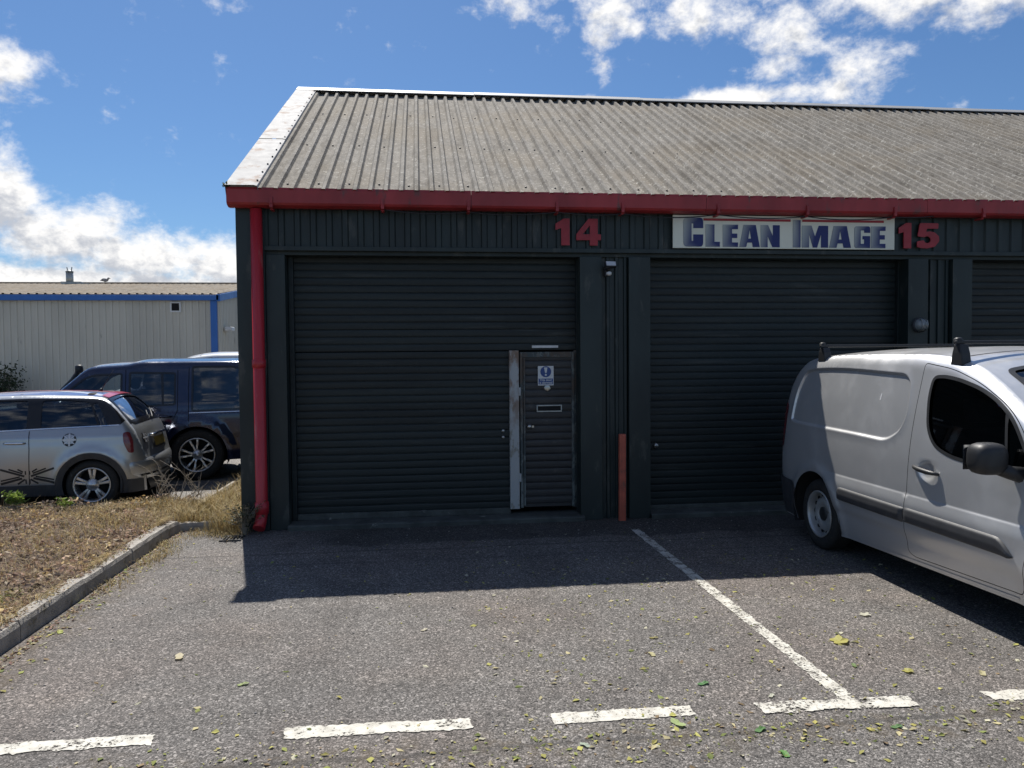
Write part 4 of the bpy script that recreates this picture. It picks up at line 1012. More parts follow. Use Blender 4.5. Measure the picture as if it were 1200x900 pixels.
for sd in (-1, 1):
    p = MB(); side_patch(p, sh, band, [RQ, FD, CP], sd, .001, .05, edge_rows(sh, .3, 2.6)); p.build('window_surround', M['gloss'], car, local=True)
    for poly, nm, mt in ((RQ, 'quarter_window', 'glass'), (FD, 'door_window', 'glass'), (CP, 'pillar_window', 'glassd')):
        g = MB(); side_patch(g, sh, offset(poly, .004), (), sd, -.006, .07); g.build(nm, M[mt], car, local=True)
    c = MB(); quad_strip(sh, c, [(.24,1.010)]+[(x, BELT(x)-.004) for x in (.6,1.0,1.4,1.8,2.2,2.6)], .014, sd, .007); c.build('belt_trim', M['chrome'], car, local=True)
    for cx, cz, r in arches:
        a = MB(); k = math.asin((.19-cz)/(r+.06)); k2 = math.asin((.19-cz)/(r-.012))
        ring = [(cx+(r+.058)*math.cos(PI-k-(PI-2*k)*i/30), cz+(r+.058)*math.sin(PI-k-(PI-2*k)*i/30)) for i in range(31)]
        ring += [(cx+(r-.012)*math.cos(k2+(PI-2*k2)*i/30), cz+(r-.012)*math.sin(k2+(PI-2*k2)*i/30)) for i in range(31)]
        side_patch(a, sh, ring, (), sd, .014, .05); a.build('arch_trim', M['greypl'], car, local=True)
    s = MB(); side_patch(s, sh, [(.93,.19),(2.61,.19),(2.61,.325),(.93,.325)], (), sd, .014, .06); side_patch(s, sh, [(.02,.19),(.235,.19),(.225,.36),(.02,.345)], (), sd, .010, .06); s.build('sill_trim', M['greypl'], car, local=True)
    d = MB(); quad_strip(sh, d, [(1.212,.965),(1.205,.75),(1.215,.33)], .009, sd, .0015); quad_strip(sh, d, [(2.56,.93),(2.58,.7),(2.56,.33)], .009, sd, .0015); d.build('door_gap', M['inner'], car, local=True)
    h = MB(); y_ = sd*(sh.w(1.36, .826)+.022); h.tube([(1.245, y_-sd*.02, .826), (1.28, y_, .828), (1.44, y_, .830), (1.475, y_-sd*.02, .830)], [.010,.014,.014,.010], 10); h.build('handle', M['chrome'], car, local=True)
    t = MB(); side_patch(t, sh, rpoly([(.085,.67),(.135,.672),(.185,.80),(.195,.92),(.135,.925),(.095,.82)], .03), (), sd, .008, .03, ); t.build('tail_light', M['lampred'], car, local=True)
    t = MB(); side_patch(t, sh, rpoly([(3.36,.66),(3.5,.60),(3.52,.70),(3.40,.80),(3.30,.78)], .04), (), sd, .006, .04); t.build('headlight', M['lampclear'], car, local=True)
    m = MB(); m.blob((2.42, sd*.93, 1.0), (.055, .09, .065), 2, squash=3); m.tube([(2.44, sd*.80, .955), (2.43, sd*.88, .985)], .02, 8); m.build('wing_mirror', M['gloss'], car, local=True)
    liner(car, sh, arches, sd)
    for wx in WH: wheel(car, (wx, sd*.735, .30), sd, .30, .185, .207, 'five_pair', rimm=M['alloy'])
    # flag stickers: a round one behind the door and an outline flag along the sill
    if sd > 0:
        f = MB(); cx, cz, R_ = .772, .852, .078
        def bar_(mb, cx, cz, a, r0, r1, w_): 
            c_, s_ = math.cos(a), math.sin(a); side_patch(mb, sh, [(cx+r0*c_-w_*s_, cz+r0*s_+w_*c_), (cx+r0*c_+w_*s_, cz+r0*s_-w_*c_), (cx+r1*c_+w_*s_, cz+r1*s_-w_*c_), (cx+r1*c_-w_*s_, cz+r1*s_+w_*c_)], (), sd, .003, .2)
        side_patch(f, sh, [(cx+R_*math.cos(2*PI*i/28), cz+R_*math.sin(2*PI*i/28)) for i in range(28)], (), sd, .002, .2)
        fo = f.build('flag_badge', M['blackpl'], car, local=True)
        f = MB()
        for a in (.0, PI/2, PI, 1.5*PI): bar_(f, cx, cz, a, .0, .074, .010)
        for a in (.72, PI-.72, PI+.72, -.72): bar_(f, cx, cz, a, .02, .074, .006)
        f.build('flag_cross', M['flagwhite'], fo, local=True)
        f = MB()
        for mx in (-1, 1):
            X = lambda t: 1.228+mx*t
            quad_strip(sh, f, [(X(.29),.525), (X(.035),.436)], 0.024, sd, .0025); quad_strip(sh, f, [(X(.20),.525), (X(.055),.470)], 0.018, sd, .0025)
            quad_strip(sh, f, [(X(.29),.352), (X(.06),.412)], 0.027, sd, .0025); quad_strip(sh, f, [(X(.29),.388), (X(.085),.432)], 0.018, sd, .0025)
            quad_strip(sh, f, [(X(.105),.522), (X(.048),.488)], 0.018, sd, .0025); quad_strip(sh, f, [(X(.11),.345), (X(.03),.400)], 0.021, sd, .0025)
            quad_strip(sh, f, [(X(.022),.50), (X(.022),.455)], 0.015, sd, .0025); quad_strip(sh, f, [(X(.02),.40), (X(.02),.345)], 0.015, sd, .0025)
        f.build('flag_decal', M['blackpl'], car, local=True)
g = MB(); top_patch(g, sh, offset(RG, .004), (), -.006, .06); hg = g.build('hatch_window', M['glassh'], car, local=True)
gasket(sh, RG, 1, M['gloss'], car, .02, .02, .004, 'hatch_seal', True)
hp = MB(); xs_ = [.155+.27*i/12 for i in range(13)]; top_patch(hp, sh, [(x, -sh.w(x, sh.zt(x))) for x in xs_]+[(x, sh.w(x, sh.zt(x))) for x in xs_[::-1]], [RG], .002, .05); hp.build('hatch_frame', M['gloss'], car, local=True)
wi = MB(); pts = [(sh.x_rear(y, 1.03+.10*(y+.05)/-.3 if y < -.05 else 1.03) , y, (1.03+.10*(y+.05)/-.3 if y < -.05 else 1.03)) for y in (-.05, -.12, -.2, -.3, -.38)]
wi.tube([(p[0]-.02, p[1], p[2]+.01) for p in pts], .008, 6); wi.build('wiper', M['blackpl'], car, local=True)
g = MB(); top_patch(g, sh, offset(FS, .004), (), -.006, .08); g.build('windscreen', M['glass'], car, local=True)
gasket(sh, FS, 1, M['gloss'], car, .02, .02, .003, 'windscreen_seal', True)
# roof painted as a flag
def rstrip(mb, a, b, w_, off):
    d = Vector((b[0]-a[0], b[1]-a[1])).normalized(); n = Vector((-d.y, d.x))*w_/2
    top_patch(mb, sh, [(a[0]+n.x, a[1]+n.y), (a[0]-n.x, a[1]-n.y), (b[0]-n.x, b[1]-n.y), (b[0]+n.x, b[1]+n.y)], (), off, .07)
r = MB(); top_patch(r, sh, rpoly([(.47,-.53),(2.2,-.50),(2.22,0),(2.2,.50),(.47,.53),(.45,0)], [.05,.05,.3,.05,.05,.3]), (), .0015, .07); ro = r.build('roof_flag', M['flagblue'], car, local=True)
r = MB(); rstrip(r, (.50,-.44), (2.14,.40), .10, .0025); rstrip(r, (.50,.44), (2.14,-.40), .10, .0028); rstrip(r, (.48,0), (2.2,0), .30, .0034); r.build('flag_white', M['flagwhite'], ro, local=True)
r = MB(); rstrip(r, (.475,0), (2.19,0), .19, .0045); r.build('flag_red', M['flagred'], ro, local=True)
s = MB(); s.add([(.38,-.50,1.355),(.38,.50,1.355),(.47,.50,1.378),(.47,-.50,1.378),(.385,-.50,1.335),(.385,.50,1.335)], [(0,1,2,3),(0,4,5,1)]) if False else None
top_patch(s, sh, rpoly([(.425,-.52),(.425,.52),(.50,.50),(.50,-.50)], .02), (), .012, .06); s.build('spoiler_lip', M['flagred'], car, local=True)
an = MB(); an.tube([(.66, 0, sh.top(.66, 0)), (.64, 0, sh.top(.66, 0)+.035)], [.03, .012], 10); an.tube([(.64, 0, sh.top(.66, 0)+.03), (.50, 0, sh.top(.66, 0)+.27)], [.006, .003], 6); an.build('aerial', M['blackpl'], car, local=True)
# rear bumper swept round the tail
def sweep(name, mat, path, prof, parent):
    mb = MB(); vs = []
    for i, p in enumerate(path):
        a = Vector(path[max(0, i-1)]); b_ = Vector(path[min(len(path)-1, i+1)]); d = (b_-a).normalized(); n = Vector((d.y, -d.x))
        for o, z in prof: vs.append((p[0]+n.x*o, p[1]+n.y*o, z))
    P = len(prof); mb.add(vs, [(i*P+j, i*P+j+1, (i+1)*P+j+1, (i+1)*P+j) for i in range(len(path)-1) for j in range(P-1)], smooth=True)
    return mb.build(name, mat, parent, local=True)
path = [(.20, -.80), (.10, -.775), (.02, -.72), (-.04, -.61), (-.085, -.42), (-.108, -.2), (-.113, 0), (-.108, .2), (-.085, .42), (-.04, .61), (.02, .72), (.10, .775), (.20, .80)]
sweep('rear_bumper', M['mini'], path[::-1], [(-.05,.33),(-.005,.335),(.008,.40),(.014,.49),(.010,.55),(-.01,.585),(-.05,.60),(-.14,.61)], car) if False else None
path = [(a, -b_) for a, b_ in path]       # travel from +y to -y so the outward side is towards the tail
bu = sweep('rear_bumper', M['mini'], path, [(-.06,.325),(-.012,.33),(.004,.40),(.012,.48),(.010,.54),(-.008,.58),(-.05,.60),(-.13,.625),(-.22,.70)], car)
sweep('rear_valance', M['greypl'], path, [(-.10,.17),(-.05,.18),(-.012,.33),(-.04,.332)], car)
sweep('bumper_groove', M['inner'], path[2:-2], [(.006,.372),(.0105,.376),(.0108,.392),(.006,.396)], car)
def rear_quad(mb, y0, y1, z0, z1, off, n=6):
    ys_ = [y0+(y1-y0)*i/n for i in range(n+1)]; vs = [(sh.x_rear(y, z)-off, y, z) for y in ys_ for z in (z0, z1)]
    mb.add(vs, [(2*i, 2*i+1, 2*i+3, 2*i+2) for i in range(n)])
pl = MB(); rear_quad(pl, -.25, .25, .70, .81, .012); pl.build('number_plate', M['plate'], car, local=True)
fs_ = MB(); rear_quad(fs_, .43, .57, .77, .89, .006); fso = fs_.build('flag_sticker', M['blackpl'], car, local=True)
fs_ = MB(); rear_quad(fs_, .49, .51, .77, .89, .008); rear_quad(fs_, .43, .57, .82, .84, .009)
for ya, yb, za, zb_ in ((.44,.485,.775,.81),(.515,.56,.85,.885),(.44,.485,.85,.885),(.515,.56,.775,.81)): rear_quad(fs_, (ya+yb)/2-.008, (ya+yb)/2+.008, za, zb_, .010, 2)
fs_.build('flag_cross', M['flagwhite'], fso, local=True)
hb = MB(); hb.tube([(sh.x_rear(0, .85)+.01, -.34, .845), (sh.x_rear(0, .85)-.028, -.26, .85), (sh.x_rear(0, .85)-.03, 0, .855), (sh.x_rear(0, .85)-.028, .26, .85), (sh.x_rear(0, .85)+.01, .34, .845)], .016, 10); hb.build('hatch_handle', M['chrome'], car, local=True)
rc_ = MB(); rear_quad(rc_, -.31, .31, .675, .84, .005); rc_.build('plate_recess', M['greypl'], car, local=True)
un = MB(); un.box(.12, 3.5, -.52, .52, .15, .42); un.build('underbody', M['inner'], car, local=True)
it = MB(); it.box(.45, 2.7, -.70, .70, .42, .50); it.box(2.45, 2.70, -.62, .62, .55, .95); it.build('cabin_floor', M['inner'], car, local=True)
for sx in (.85, 1.62):
    for sy in (-.34, .34): seat_at(car, sx, sy, .46, .46)
sw = MB(); sw.lathe([(.17,-.012),(.187,0),(.17,.012),(.155,0),(.17,-.012)], (2.22, -.34, .93), 'x', 24); sw.build('steering_wheel', M['blackpl'], car, local=True)

# ------------------------------------------------------------------ tall off-road estate car
sh = SUV; L = sh.L; WH = (1.045, 3.93)
def suv_feat(x, z):
    o = 0
    for wx in WH:
        d = math.hypot(x-wx, z-.385)
        if d < .75: o += .030*max(0, min(1, (.60-d)/.10))*max(0, min(1, (d-.30)/.05))
    o += .010*max(0, min(1, (1.03-z)/.03))*max(0, min(1, (z-.4)/.3))
    return o
sh.feat = suv_feat
suv = empty('parked_suv', (-2.4055, 12.8874, -.05), 'dark navy off-road estate car with stepped roof and silver spoked wheels', 'car', rz=math.radians(188))
arches = [(WH[0], .385, .43), (WH[1], .385, .43)]
W1 = rpoly([(.42,1.06),(.40,1.66),(.55,1.69),(1.095,1.69),(1.10,1.04)], .03)
W2 = rpoly([(1.335,1.14),(1.335,1.60),(1.95,1.615),(1.95,1.12)], .03)
W3 = rpoly([(2.06,1.12),(2.06,1.60),(2.42,1.585),(2.56,1.53),(2.78,1.335),(2.92,1.16)], [.03,.03,.05,.05,.05,.03])
b = MB()
for sd in (-1, 1): side_patch(b, sh, outline(sh, 0, L, lambda x: .30, arches), [W1, W2, W3], sd, 0, .06, edge_rows(sh, 0, L)+[(x/15, 1.03+k) for x in range(1, 60) for k in (-.035,-.02,-.01,0,.01)])
FS = rpoly([(2.68,-.66),(3.10,-.74),(3.14,0),(3.10,.74),(2.68,.66),(2.65,0)], [.05,.05,.2,.05,.05,.2])
RG = rpoly([(.02,-.66),(.02,.66),(.10,.62),(.10,-.62)], .01)
top_patch(b, sh, top_outline(sh, 0, L), [FS], 0, .07); end_cap(b, sh, 0, .3, -1); end_cap(b, sh, L, .3, 1)
b.build('body', M['navy'], suv, local=True)
for sd in (-1, 1):
    for poly, nm in ((W1, 'cargo_window'), (W2, 'rear_door_window'), (W3, 'front_door_window')):
        g = MB(); side_patch(g, sh, offset(poly, .004), (), sd, -.006, .08); g.build(nm, M['glassd'] if nm != 'front_door_window' else M['glassc'], suv, local=True)
        gasket(sh, poly, sd, M['gloss'], suv, .014, .014, .002)
    d = MB()
    for ln in ([(1.143,1.735),(1.15,1.4),(1.145,.83)], [(2.005,1.66),(2.005,1.0),(2.0,.36)], [(1.30,1.64),(1.30,1.05),(1.44,.75),(1.52,.36)], [(3.05,1.10),(3.10,.8),(3.08,.36)]): quad_strip(sh, d, ln, .009, sd, .0015)
    d.build('door_gap', M['inner'], suv, local=True)
    k = MB(); quad_strip(sh, k, [(1.50,1.145),(1.515,1.60)], .03, sd, -.002); k.build('window_divider', M['gloss'], suv, local=True)
    for hx in (1.50, 2.25):
        h = MB(); y_ = sd*(sh.w(hx, .97)+.03); h.tube([(hx-.13, y_-sd*.03, .965), (hx-.09, y_, .968), (hx+.09, y_, .968), (hx+.13, y_-sd*.03, .965)], [.012,.018,.018,.012], 10); h.build('handle', M['navy'], suv, local=True)
    a = MB(); side_patch(a, sh, [(1.49,.30),(3.48,.30),(3.48,.42),(1.49,.42)], (), sd, .012, .08); a.build('sill_trim', M['greypl'], suv, local=True)
    st = MB(); quad_strip(sh, st, [(.06,1.022),(.5,1.02),(1.14,1.012)], .012, sd, .004); st.build('waist_highlight', M['chrome'], suv, local=True)  # chrome strip standing in for the highlight along the waist crease
    m = MB(); m.blob((2.80, sd*1.06, 1.14), (.07, .13, .10), 2, squash=3); m.tube([(2.85, sd*.92, 1.08), (2.83, sd*1.0, 1.10)], .03, 8); m.build('wing_mirror', M['navy'], suv, local=True)
    t = MB(); side_patch(t, sh, rpoly([(.012,.9),(.09,.9),(.10,1.5),(.06,1.52),(.03,1.4)], .02), (), sd, .005, .05); t.build('tail_light', M['lampred'], suv, local=True)
    t = MB(); side_patch(t, sh, rpoly([(4.35,.74),(4.72,.70),(4.76,.84),(4.42,.95)], .03), (), sd, .005, .05); t.build('headlight', M['lampclear'], suv, local=True)
    liner(suv, sh, arches, sd)
    for wx in WH: wheel(suv, (wx, sd*.825, .385), sd, .385, .25, .250, 'ten', rimm=M['alloy'])
g = MB(); top_patch(g, sh, offset(FS, .004), (), -.006, .09); g.build('windscreen', M['glassc'], suv, local=True)
sn = MB(); sn.tube([(3.9, -.93, .98), (3.50, -.93, 1.13), (3.16, -.88, 1.48), (3.08, -.88, 1.62)], .04, 12); sn.blob((3.06, -.88, 1.66), (.06, .05, .07), 2, squash=3.5); sn.build('snorkel', M['blackpl'], suv, local=True)
bp_ = MB(); bp_.box(-.06, .12, -.86, .86, .38, .66); bp_.build('rear_bumper', M['navy'], suv, local=True, bevel=.04)
un = MB(); un.box(.1, 4.7, -.56, .56, .26, .55); un.box(.15, 3.1, -.84, .84, .5, .6); un.build('underbody', M['inner'], suv, local=True)
for sx in (1.35, 2.15):
    for sy in (-.42, .42): seat_at(suv, sx, sy, .62, .52)
ds = MB(); ds.box(2.75, 3.05, -.8, .8, .6, 1.12); ds.build('dashboard', M['inner'], suv, local=True, bevel=.03)
# ================================================================== GROUND
def sheet(name, xs, ys, zf, mat, keep=None):
    mb = MB(); n = len(ys)
    mb.add([(x, y, zf(x, y)) for x in xs for y in ys], [(i*n+j, (i+1)*n+j, (i+1)*n+j+1, i*n+j+1) for i in range(len(xs)-1) for j in range(n-1) if not keep or keep((xs[i]+xs[i+1])/2, (ys[j]+ys[j+1])/2)])
    return tag(mb.build(name, mat, fix=False), kind='structure')
def lotz(x): t = max(0, min(1, (-2.50-x)/.12)); return -.05*t*t*(3-2*t)
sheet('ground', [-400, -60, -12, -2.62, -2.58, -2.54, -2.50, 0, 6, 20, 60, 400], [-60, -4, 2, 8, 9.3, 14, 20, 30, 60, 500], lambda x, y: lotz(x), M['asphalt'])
sheet('car_park', [-80, -40, -20, -10, -2.63], [9.28, 12, 20, 27.9], lambda x, y: -.046, M['lot'])
# --- raised bed
def bedz(x, y):
    z = .085+.035*mnoise.noise(Vector((x*.9, y*.9, 1)))+.022*mnoise.noise(Vector((x*3, y*3, 4)))+.008*mnoise.noise(Vector((x*11, y*11, 2)))
    if y > 9.0 and x < -2.56: z -= .045*(y-9.0)/.35
    if x > -2.56: z = .06+.02*mnoise.noise(Vector((x*4, y*4, 1)))-(.05 if y > 9.4 else 0)*min(1, max(0, y-9.4))
    e = min(abs(x+2.58), 1)
    if y < 9.3 and x < -2.56: z = min(z, .105+.10*e)
    return z
def inbed(x, y): return (x < -2.56 and y < 9.36) or (-2.56 <= x < -1.83 and 8.14 < y < 24)
xs = [-12+.1*i for i in range(70)]+[-5+.055*i for i in range(59)]; ys = [1+.055*i for i in range(160)]+[9.8+.4*i for i in range(36)]
sheet('planting_bed', xs, ys, bedz, M['soil'], inbed)
def stones(name, path, w_, top, bot, length, mat, jit=.006, label=None):
    """kerb stones laid along a path with open joints"""
    mb = MB(); path = [Vector(p) for p in path]; segs = []
    pos = 0; cum = [0]
    for a, b in zip(path, path[1:]): cum.append(cum[-1]+(b-a).length)
    def at(s):
        for i in range(len(path)-1):
            if s <= cum[i+1] or i == len(path)-2: return path[i]+(path[i+1]-path[i])*((s-cum[i])/(cum[i+1]-cum[i]))
    s = 0; k = 0
    while s < cum[-1]-.05:
        e = min(cum[-1], s+length); n = 6
        vs = []; dz = random.gauss(0, jit); dx = random.gauss(0, jit*.7)
        for i in range(n+1):
            p = at(s+.005+(e-s-.010)*i/n); p2 = at(min(cum[-1], s+.005+(e-s-.010)*i/n+.02)); p0 = at(max(0, s+.005+(e-s-.010)*i/n-.02)); d = (p2-p0).normalized(); nn = Vector((d.y, -d.x))
            ch = lambda q_: .010*mnoise.noise(Vector((p.x*7, p.y*7, q_)))
            for o, z in ((0, bot), (0, top-.03), (.012+ch(1), top+ch(2)*.5), (w_-.012+ch(3), top+ch(4)*.5), (w_, top-.03), (w_, bot)):
                vs.append((p.x+nn.x*(dx-o), p.y+nn.y*(dx-o), z+dz))
        fs = [(i*6+j, i*6+j+1, (i+1)*6+j+1, (i+1)*6+j) for i in range(n) for j in range(5)]+[tuple(range(6)), tuple(range(n*6+5, n*6-1, -1))]
        mb.add(vs, fs); s = e; k += 1
    o = mb.build(name, mat); tag(o, label, kind='structure'); return o
arc = [(-2.475, 7.86), (-2.465, 8.0), (-2.44, 8.06)]
stones('kerb', [(-2.53, .5), (-2.515, 4.0), (-2.49, 6.4)]+arc, .125, .125, -.06, .915, M['kerb'])
stones('kerb', [(-2.46, 8.10), (-2.38, 8.13), (-1.93, 8.13)], .11, .085, -.06, .5, M['kerb'], .012)
stones('edging_kerb', [(-12, 9.06), (-4.79, 9.36), (-3.48, 9.44), (-2.66, 9.45)], .06, .075, -.08, .9, M['kerb'], .003)
stones('edging_kerb', [(-2.60, 9.40), (-2.57, 11.1), (-2.56, 24)], .06, .055, -.08, .9, M['kerb'], .004)

# --- loose cover: dead creeper leaves, twigs and straw
BROWNS = [(.24,.15,.10), (.30,.19,.13), (.17,.105,.075), (.38,.27,.17), (.33,.20,.16), (.11,.075,.055), (.45,.34,.22), (.22,.15,.12)]
def leafquad(mb, c, size, col, tilt=1.2, asp=.55, gain=1.0):
    a = random.uniform(0, 2*PI); R = Matrix.Rotation(a, 3, 'Z') @ Matrix.Rotation(random.gauss(0, tilt*.5), 3, 'X') @ Matrix.Rotation(random.gauss(0, tilt*.5), 3, 'Y')
    l, w_ = size, size*asp; cu = random.uniform(-.35, .35)*size
    pts = [(-l, 0, 0), (-l*.2, -w_, cu), (l, 0, -.1*l), (-l*.2, w_, cu), (0, 0, 0)]
    k = random.uniform(.7, 1.3)*gain; cc = tuple(min(.75, x*k) for x in col)
    P = [R @ Vector(p)+Vector(c) for p in pts]
    mb.add(P, [(0, 1, 4), (1, 2, 4), (2, 3, 4), (3, 0, 4)], col=cc)
dc = MB()
for i in range(17000):
    y = 9.3-random.random()**1.3*6.2; x = -2.62-random.random()**1.25*4.6
    if not inbed(x, y) or y > 9.22: continue
    pn = mnoise.noise(Vector((x*1.6, y*1.6, 8)))
    if pn < -.22 and random.random() < .7: continue
    z = bedz(x, y)+random.random()**2*(.05+.16*max(0, pn))
    p2 = mnoise.noise(Vector((x*2.3, y*2.3, 30))); pal = [(.46,.34,.16), (.50,.38,.20), (.34,.24,.11), (.40,.30,.20)] if p2 > .12 else ([(.32,.22,.15), (.38,.26,.19), (.24,.15,.105), (.46,.34,.25)] if p2 > -.1 else [(.14,.10,.075), (.20,.15,.11), (.30,.22,.16), (.09,.065,.05), (.40,.33,.24)])
    leafquad(dc, (x, y, z+.004), random.uniform(.010, .034), random.choice(pal), 1.6, gain=1.3)
for i in range(1500):
    x = -2.62-random.random()**1.2*4; y = 9.3-random.random()**1.2*5.5; z = bedz(x, y)+random.random()*.05
    a = random.uniform(0, 2*PI); l = random.uniform(.05, .22); e = random.gauss(0, .35)
    p0 = Vector((x, y, z)); d = Vector((math.cos(a), math.sin(a), e)).normalized()*l; n = d.orthogonal().normalized()*random.uniform(.0012, .003); m_ = d.cross(n).normalized()*n.length
    k = random.uniform(.6, 1.4); c_ = random.choice([(.34,.27,.19), (.22,.16,.11), (.42,.34,.22)]); c_ = tuple(q_*k for q_ in c_)
    dc.add([p0+n, p0-n*.5+m_, p0-n*.5-m_, p0+d], [(0,1,3), (1,2,3), (2,0,3)], col=c_)
for i in range(1500):        # leaves drifted over and against the kerb
    y = random.uniform(4.2, 8.1); s_ = mnoise.noise(Vector((y*1.7, 3, 3)))
    x = -2.60+abs(random.gauss(0, .035+.05*max(0, s_))) if i % 3 else -2.47+abs(random.gauss(0, .05))
    z = .13 if x < -2.49 else .006
    if -2.50 < x < -2.46: continue
    leafquad(dc, (x, y, z), random.uniform(.006, .020), random.choice(BROWNS+[(.42,.36,.14), (.46,.36,.18)]), .7)
tag(dc.build('dead_ground_cover', M['foliage'], fix=False), kind='stuff')
def blade(mb, x, y, z, h, col, lean=.5, w_=.0028, az=None):
    a = random.uniform(0, 2*PI) if az is None else az; d = Vector((math.cos(a), math.sin(a), 0)); s_ = Vector((-d.y, d.x, 0))*w_
    p = Vector((x, y, z)); l = abs(random.gauss(lean, .25)); k = random.uniform(.7, 1.25); c_ = tuple(q_*k for q_ in col)
    p1 = p+Vector((0,0,h*.5))+d*h*l*.25; p2 = p+Vector((0,0,h*(.95-.25*l)))+d*h*l*.8
    mb.add([p-s_, p+s_, p1+s_*.8, p1-s_*.8, p2], [(0,1,2,3), (3,2,4)], col=c_)
STRAW = [(.46,.34,.15), (.52,.41,.21), (.38,.26,.11), (.30,.23,.10), (.42,.36,.18)]
gr = MB()
for i in range(9000):
    r = random.random()
    if r < .50: x, y = random.uniform(-2.53, -1.84), 8.16+random.random()**1.5*6
    elif r < .80: x, y = -2.3-abs(random.gauss(0, .55)), random.gauss(9.0, .28)
    else: x, y = random.gauss(-2.9, .5), random.gauss(8.3, .6)
    if not inbed(x, y): continue
    if mnoise.noise(Vector((x*2.5, y*2.5, 3))) < -.2: continue
    blade(gr, x, y, bedz(x, y)-.005, random.uniform(.06, .20)*(1.4 if r < .5 else .9), random.choice(STRAW), .8)
for i in range(1900):          # tufts rooted in the joint in front of the kerb
    cx, cy = random.choice([(-2.40,7.55),(-2.36,6.9),(-2.32,7.2),(-2.25,7.95),(-2.05,8.0),(-1.95,7.95),(-2.42,6.2),(-2.0,8.05),(-2.1,8.04),(-1.88,7.85),(-1.9,8.0)])
    x, y = random.gauss(cx, .07), random.gauss(cy, .12)
    if x < -2.47: continue
    blade(gr, x, y, 0, random.uniform(.02, .075), random.choice(STRAW), 1.1, .0022)
for i in range(10500):         # thin dead grass matted through the creeper
    y = 9.3-random.random()**1.2*6.0; x = -2.60-random.random()**1.3*4.4
    if not inbed(x, y) or mnoise.noise(Vector((x*1.4, y*1.4, 21))) < -.22: continue
    blade(gr, x, y, bedz(x, y)-.004+random.random()*.03, random.uniform(.05, .15), random.choice(STRAW+[(.50,.42,.27), (.40,.33,.22)]), 1.6, .0018)
for i in range(700):          # growth hanging over the kerb
    y = 8.1-random.random()**1.4*3.2; x = -2.60+random.gauss(0, .02)
    if mnoise.noise(Vector((y*2.1, 4, 9))) < 0: continue
    blade(gr, x, y, .11, random.uniform(.05, .14), random.choice(STRAW), 1.5, .0022, random.uniform(-1.2, 1.2))
for i in range(900):          # taller dead stalks standing through the bed
    y = 9.2-random.random()**1.3*4.6; x = -2.66-random.random()**1.2*3.6
    if mnoise.noise(Vector((x*1.1, y*1.1, 40))) < .02: continue
    blade(gr, x, y, bedz(x, y), random.uniform(.10, .30), random.choice([(.34,.24,.17), (.42,.30,.22), (.30,.20,.14), (.46,.36,.22)]), .45, .0022)
for i in range(420):          # tall straw by the building corner
    blade(gr, random.gauss(-1.95, .10), random.gauss(8.02, .07), .01, random.uniform(.10, .34), random.choice(STRAW), .6, .0022)
tag(gr.build('dry_grass', M['straw'], fix=False), kind='stuff')
# --- weeds
def weed(label, x, y, n, h, cols, leaf=.03, group=None, spread=.06, z=None):
    z = bedz(x, y) if z is None else z; mb = MB(); st = MB()
    root = empty('weed', (x, y, z), label, 'weed', group)
    for i in range(n):
        a = random.uniform(0, 2*PI); l = random.uniform(.2, 1.0); hh = h*random.uniform(.45, 1)
        tip = Vector((x+math.cos(a)*spread*l*1.8, y+math.sin(a)*spread*l*1.8, z+hh)); mid = Vector((x+math.cos(a)*spread*l*.6, y+math.sin(a)*spread*l*.6, z+hh*.6))
        st.tube([(x, y, z-.01), mid, tip], [.0022, .0018, .001], 4, caps=False)
        for t in range(5):
            P = mid.lerp(tip, random.random()*1.05); leafquad(mb, (P.x+random.gauss(0, .012), P.y+random.gauss(0, .012), P.z), random.uniform(.5, 1)*leaf, random.choice(cols), 1.4, .36)
    st.build('stem', M['twig'], root); mb.build('foliage', M['green'], root, fix=False)
G1 = [(.13,.20,.035), (.18,.25,.05), (.10,.16,.03), (.24,.27,.07)]
weed('bright green weed tuft at the back edging, in front of the silver car door', -4.55, 9.16, 30, .20, [(.20,.30,.05), (.26,.34,.08), (.15,.24,.04)], .05, spread=.07)
weed('bright green weed tuft at the back edging, beside the silver car rear wheel', -4.0, 9.18, 24, .15, [(.20,.30,.05), (.26,.34,.08), (.15,.24,.04)], .045, spread=.07)
weed('low yellowish weed sprawling in the bed near the front kerb', -2.95, 5.75, 26, .05, [(.30,.28,.07), (.22,.24,.05), (.34,.25,.09)], .025, spread=.13)
weed('straggly half dead weed around the foot of the red downpipe', -1.76, 7.85, 52, .34, [(.10,.11,.055), (.18,.15,.09), (.08,.09,.045), (.24,.19,.11)], .034, spread=.12, z=0)
# --- dead shrub of bare stems
ds = empty('dead_shrub', (-2.75, 9.15, .05), 'bare grey dead stems standing in the dry grass by the building corner', 'dead shrub')
def stem(pts, r): 
    mb = MB(); mb.tube(pts, r, 5, caps=False); mb.build('stem', M['twig'], ds)
def wander(p, d, l, n, wob):
    pts = [Vector(p)]; d = Vector(d).normalized()
    for i in range(n):
        d = (d+Vector((random.gauss(0, wob), random.gauss(0, wob), random.gauss(0, wob)))).normalized(); pts.append(pts[-1]+d*l/n)
    return pts
main = [((-2.46, 9.15, .05), (-.40, .0, .75), .66), ((-2.60, 9.2, .05), (-.05, .05, 1), .50), ((-2.86, 9.1, .05), (-.10, -.1, 1), .52), ((-2.95, 9.2, .05), (-.35, 0, .8), .48), ((-2.78, 9.0, .05), (.25, .0, .8), .48), ((-2.70, 9.15, .05), (-.5, .1, .55), .55), ((-2.45, 9.2, .10), (-.9, 0, .30), .48), ((-3.02, 9.1, .05), (.15, .1, .9), .40), ((-2.84, 9.15, .05), (.5, 0, .5), .40)]
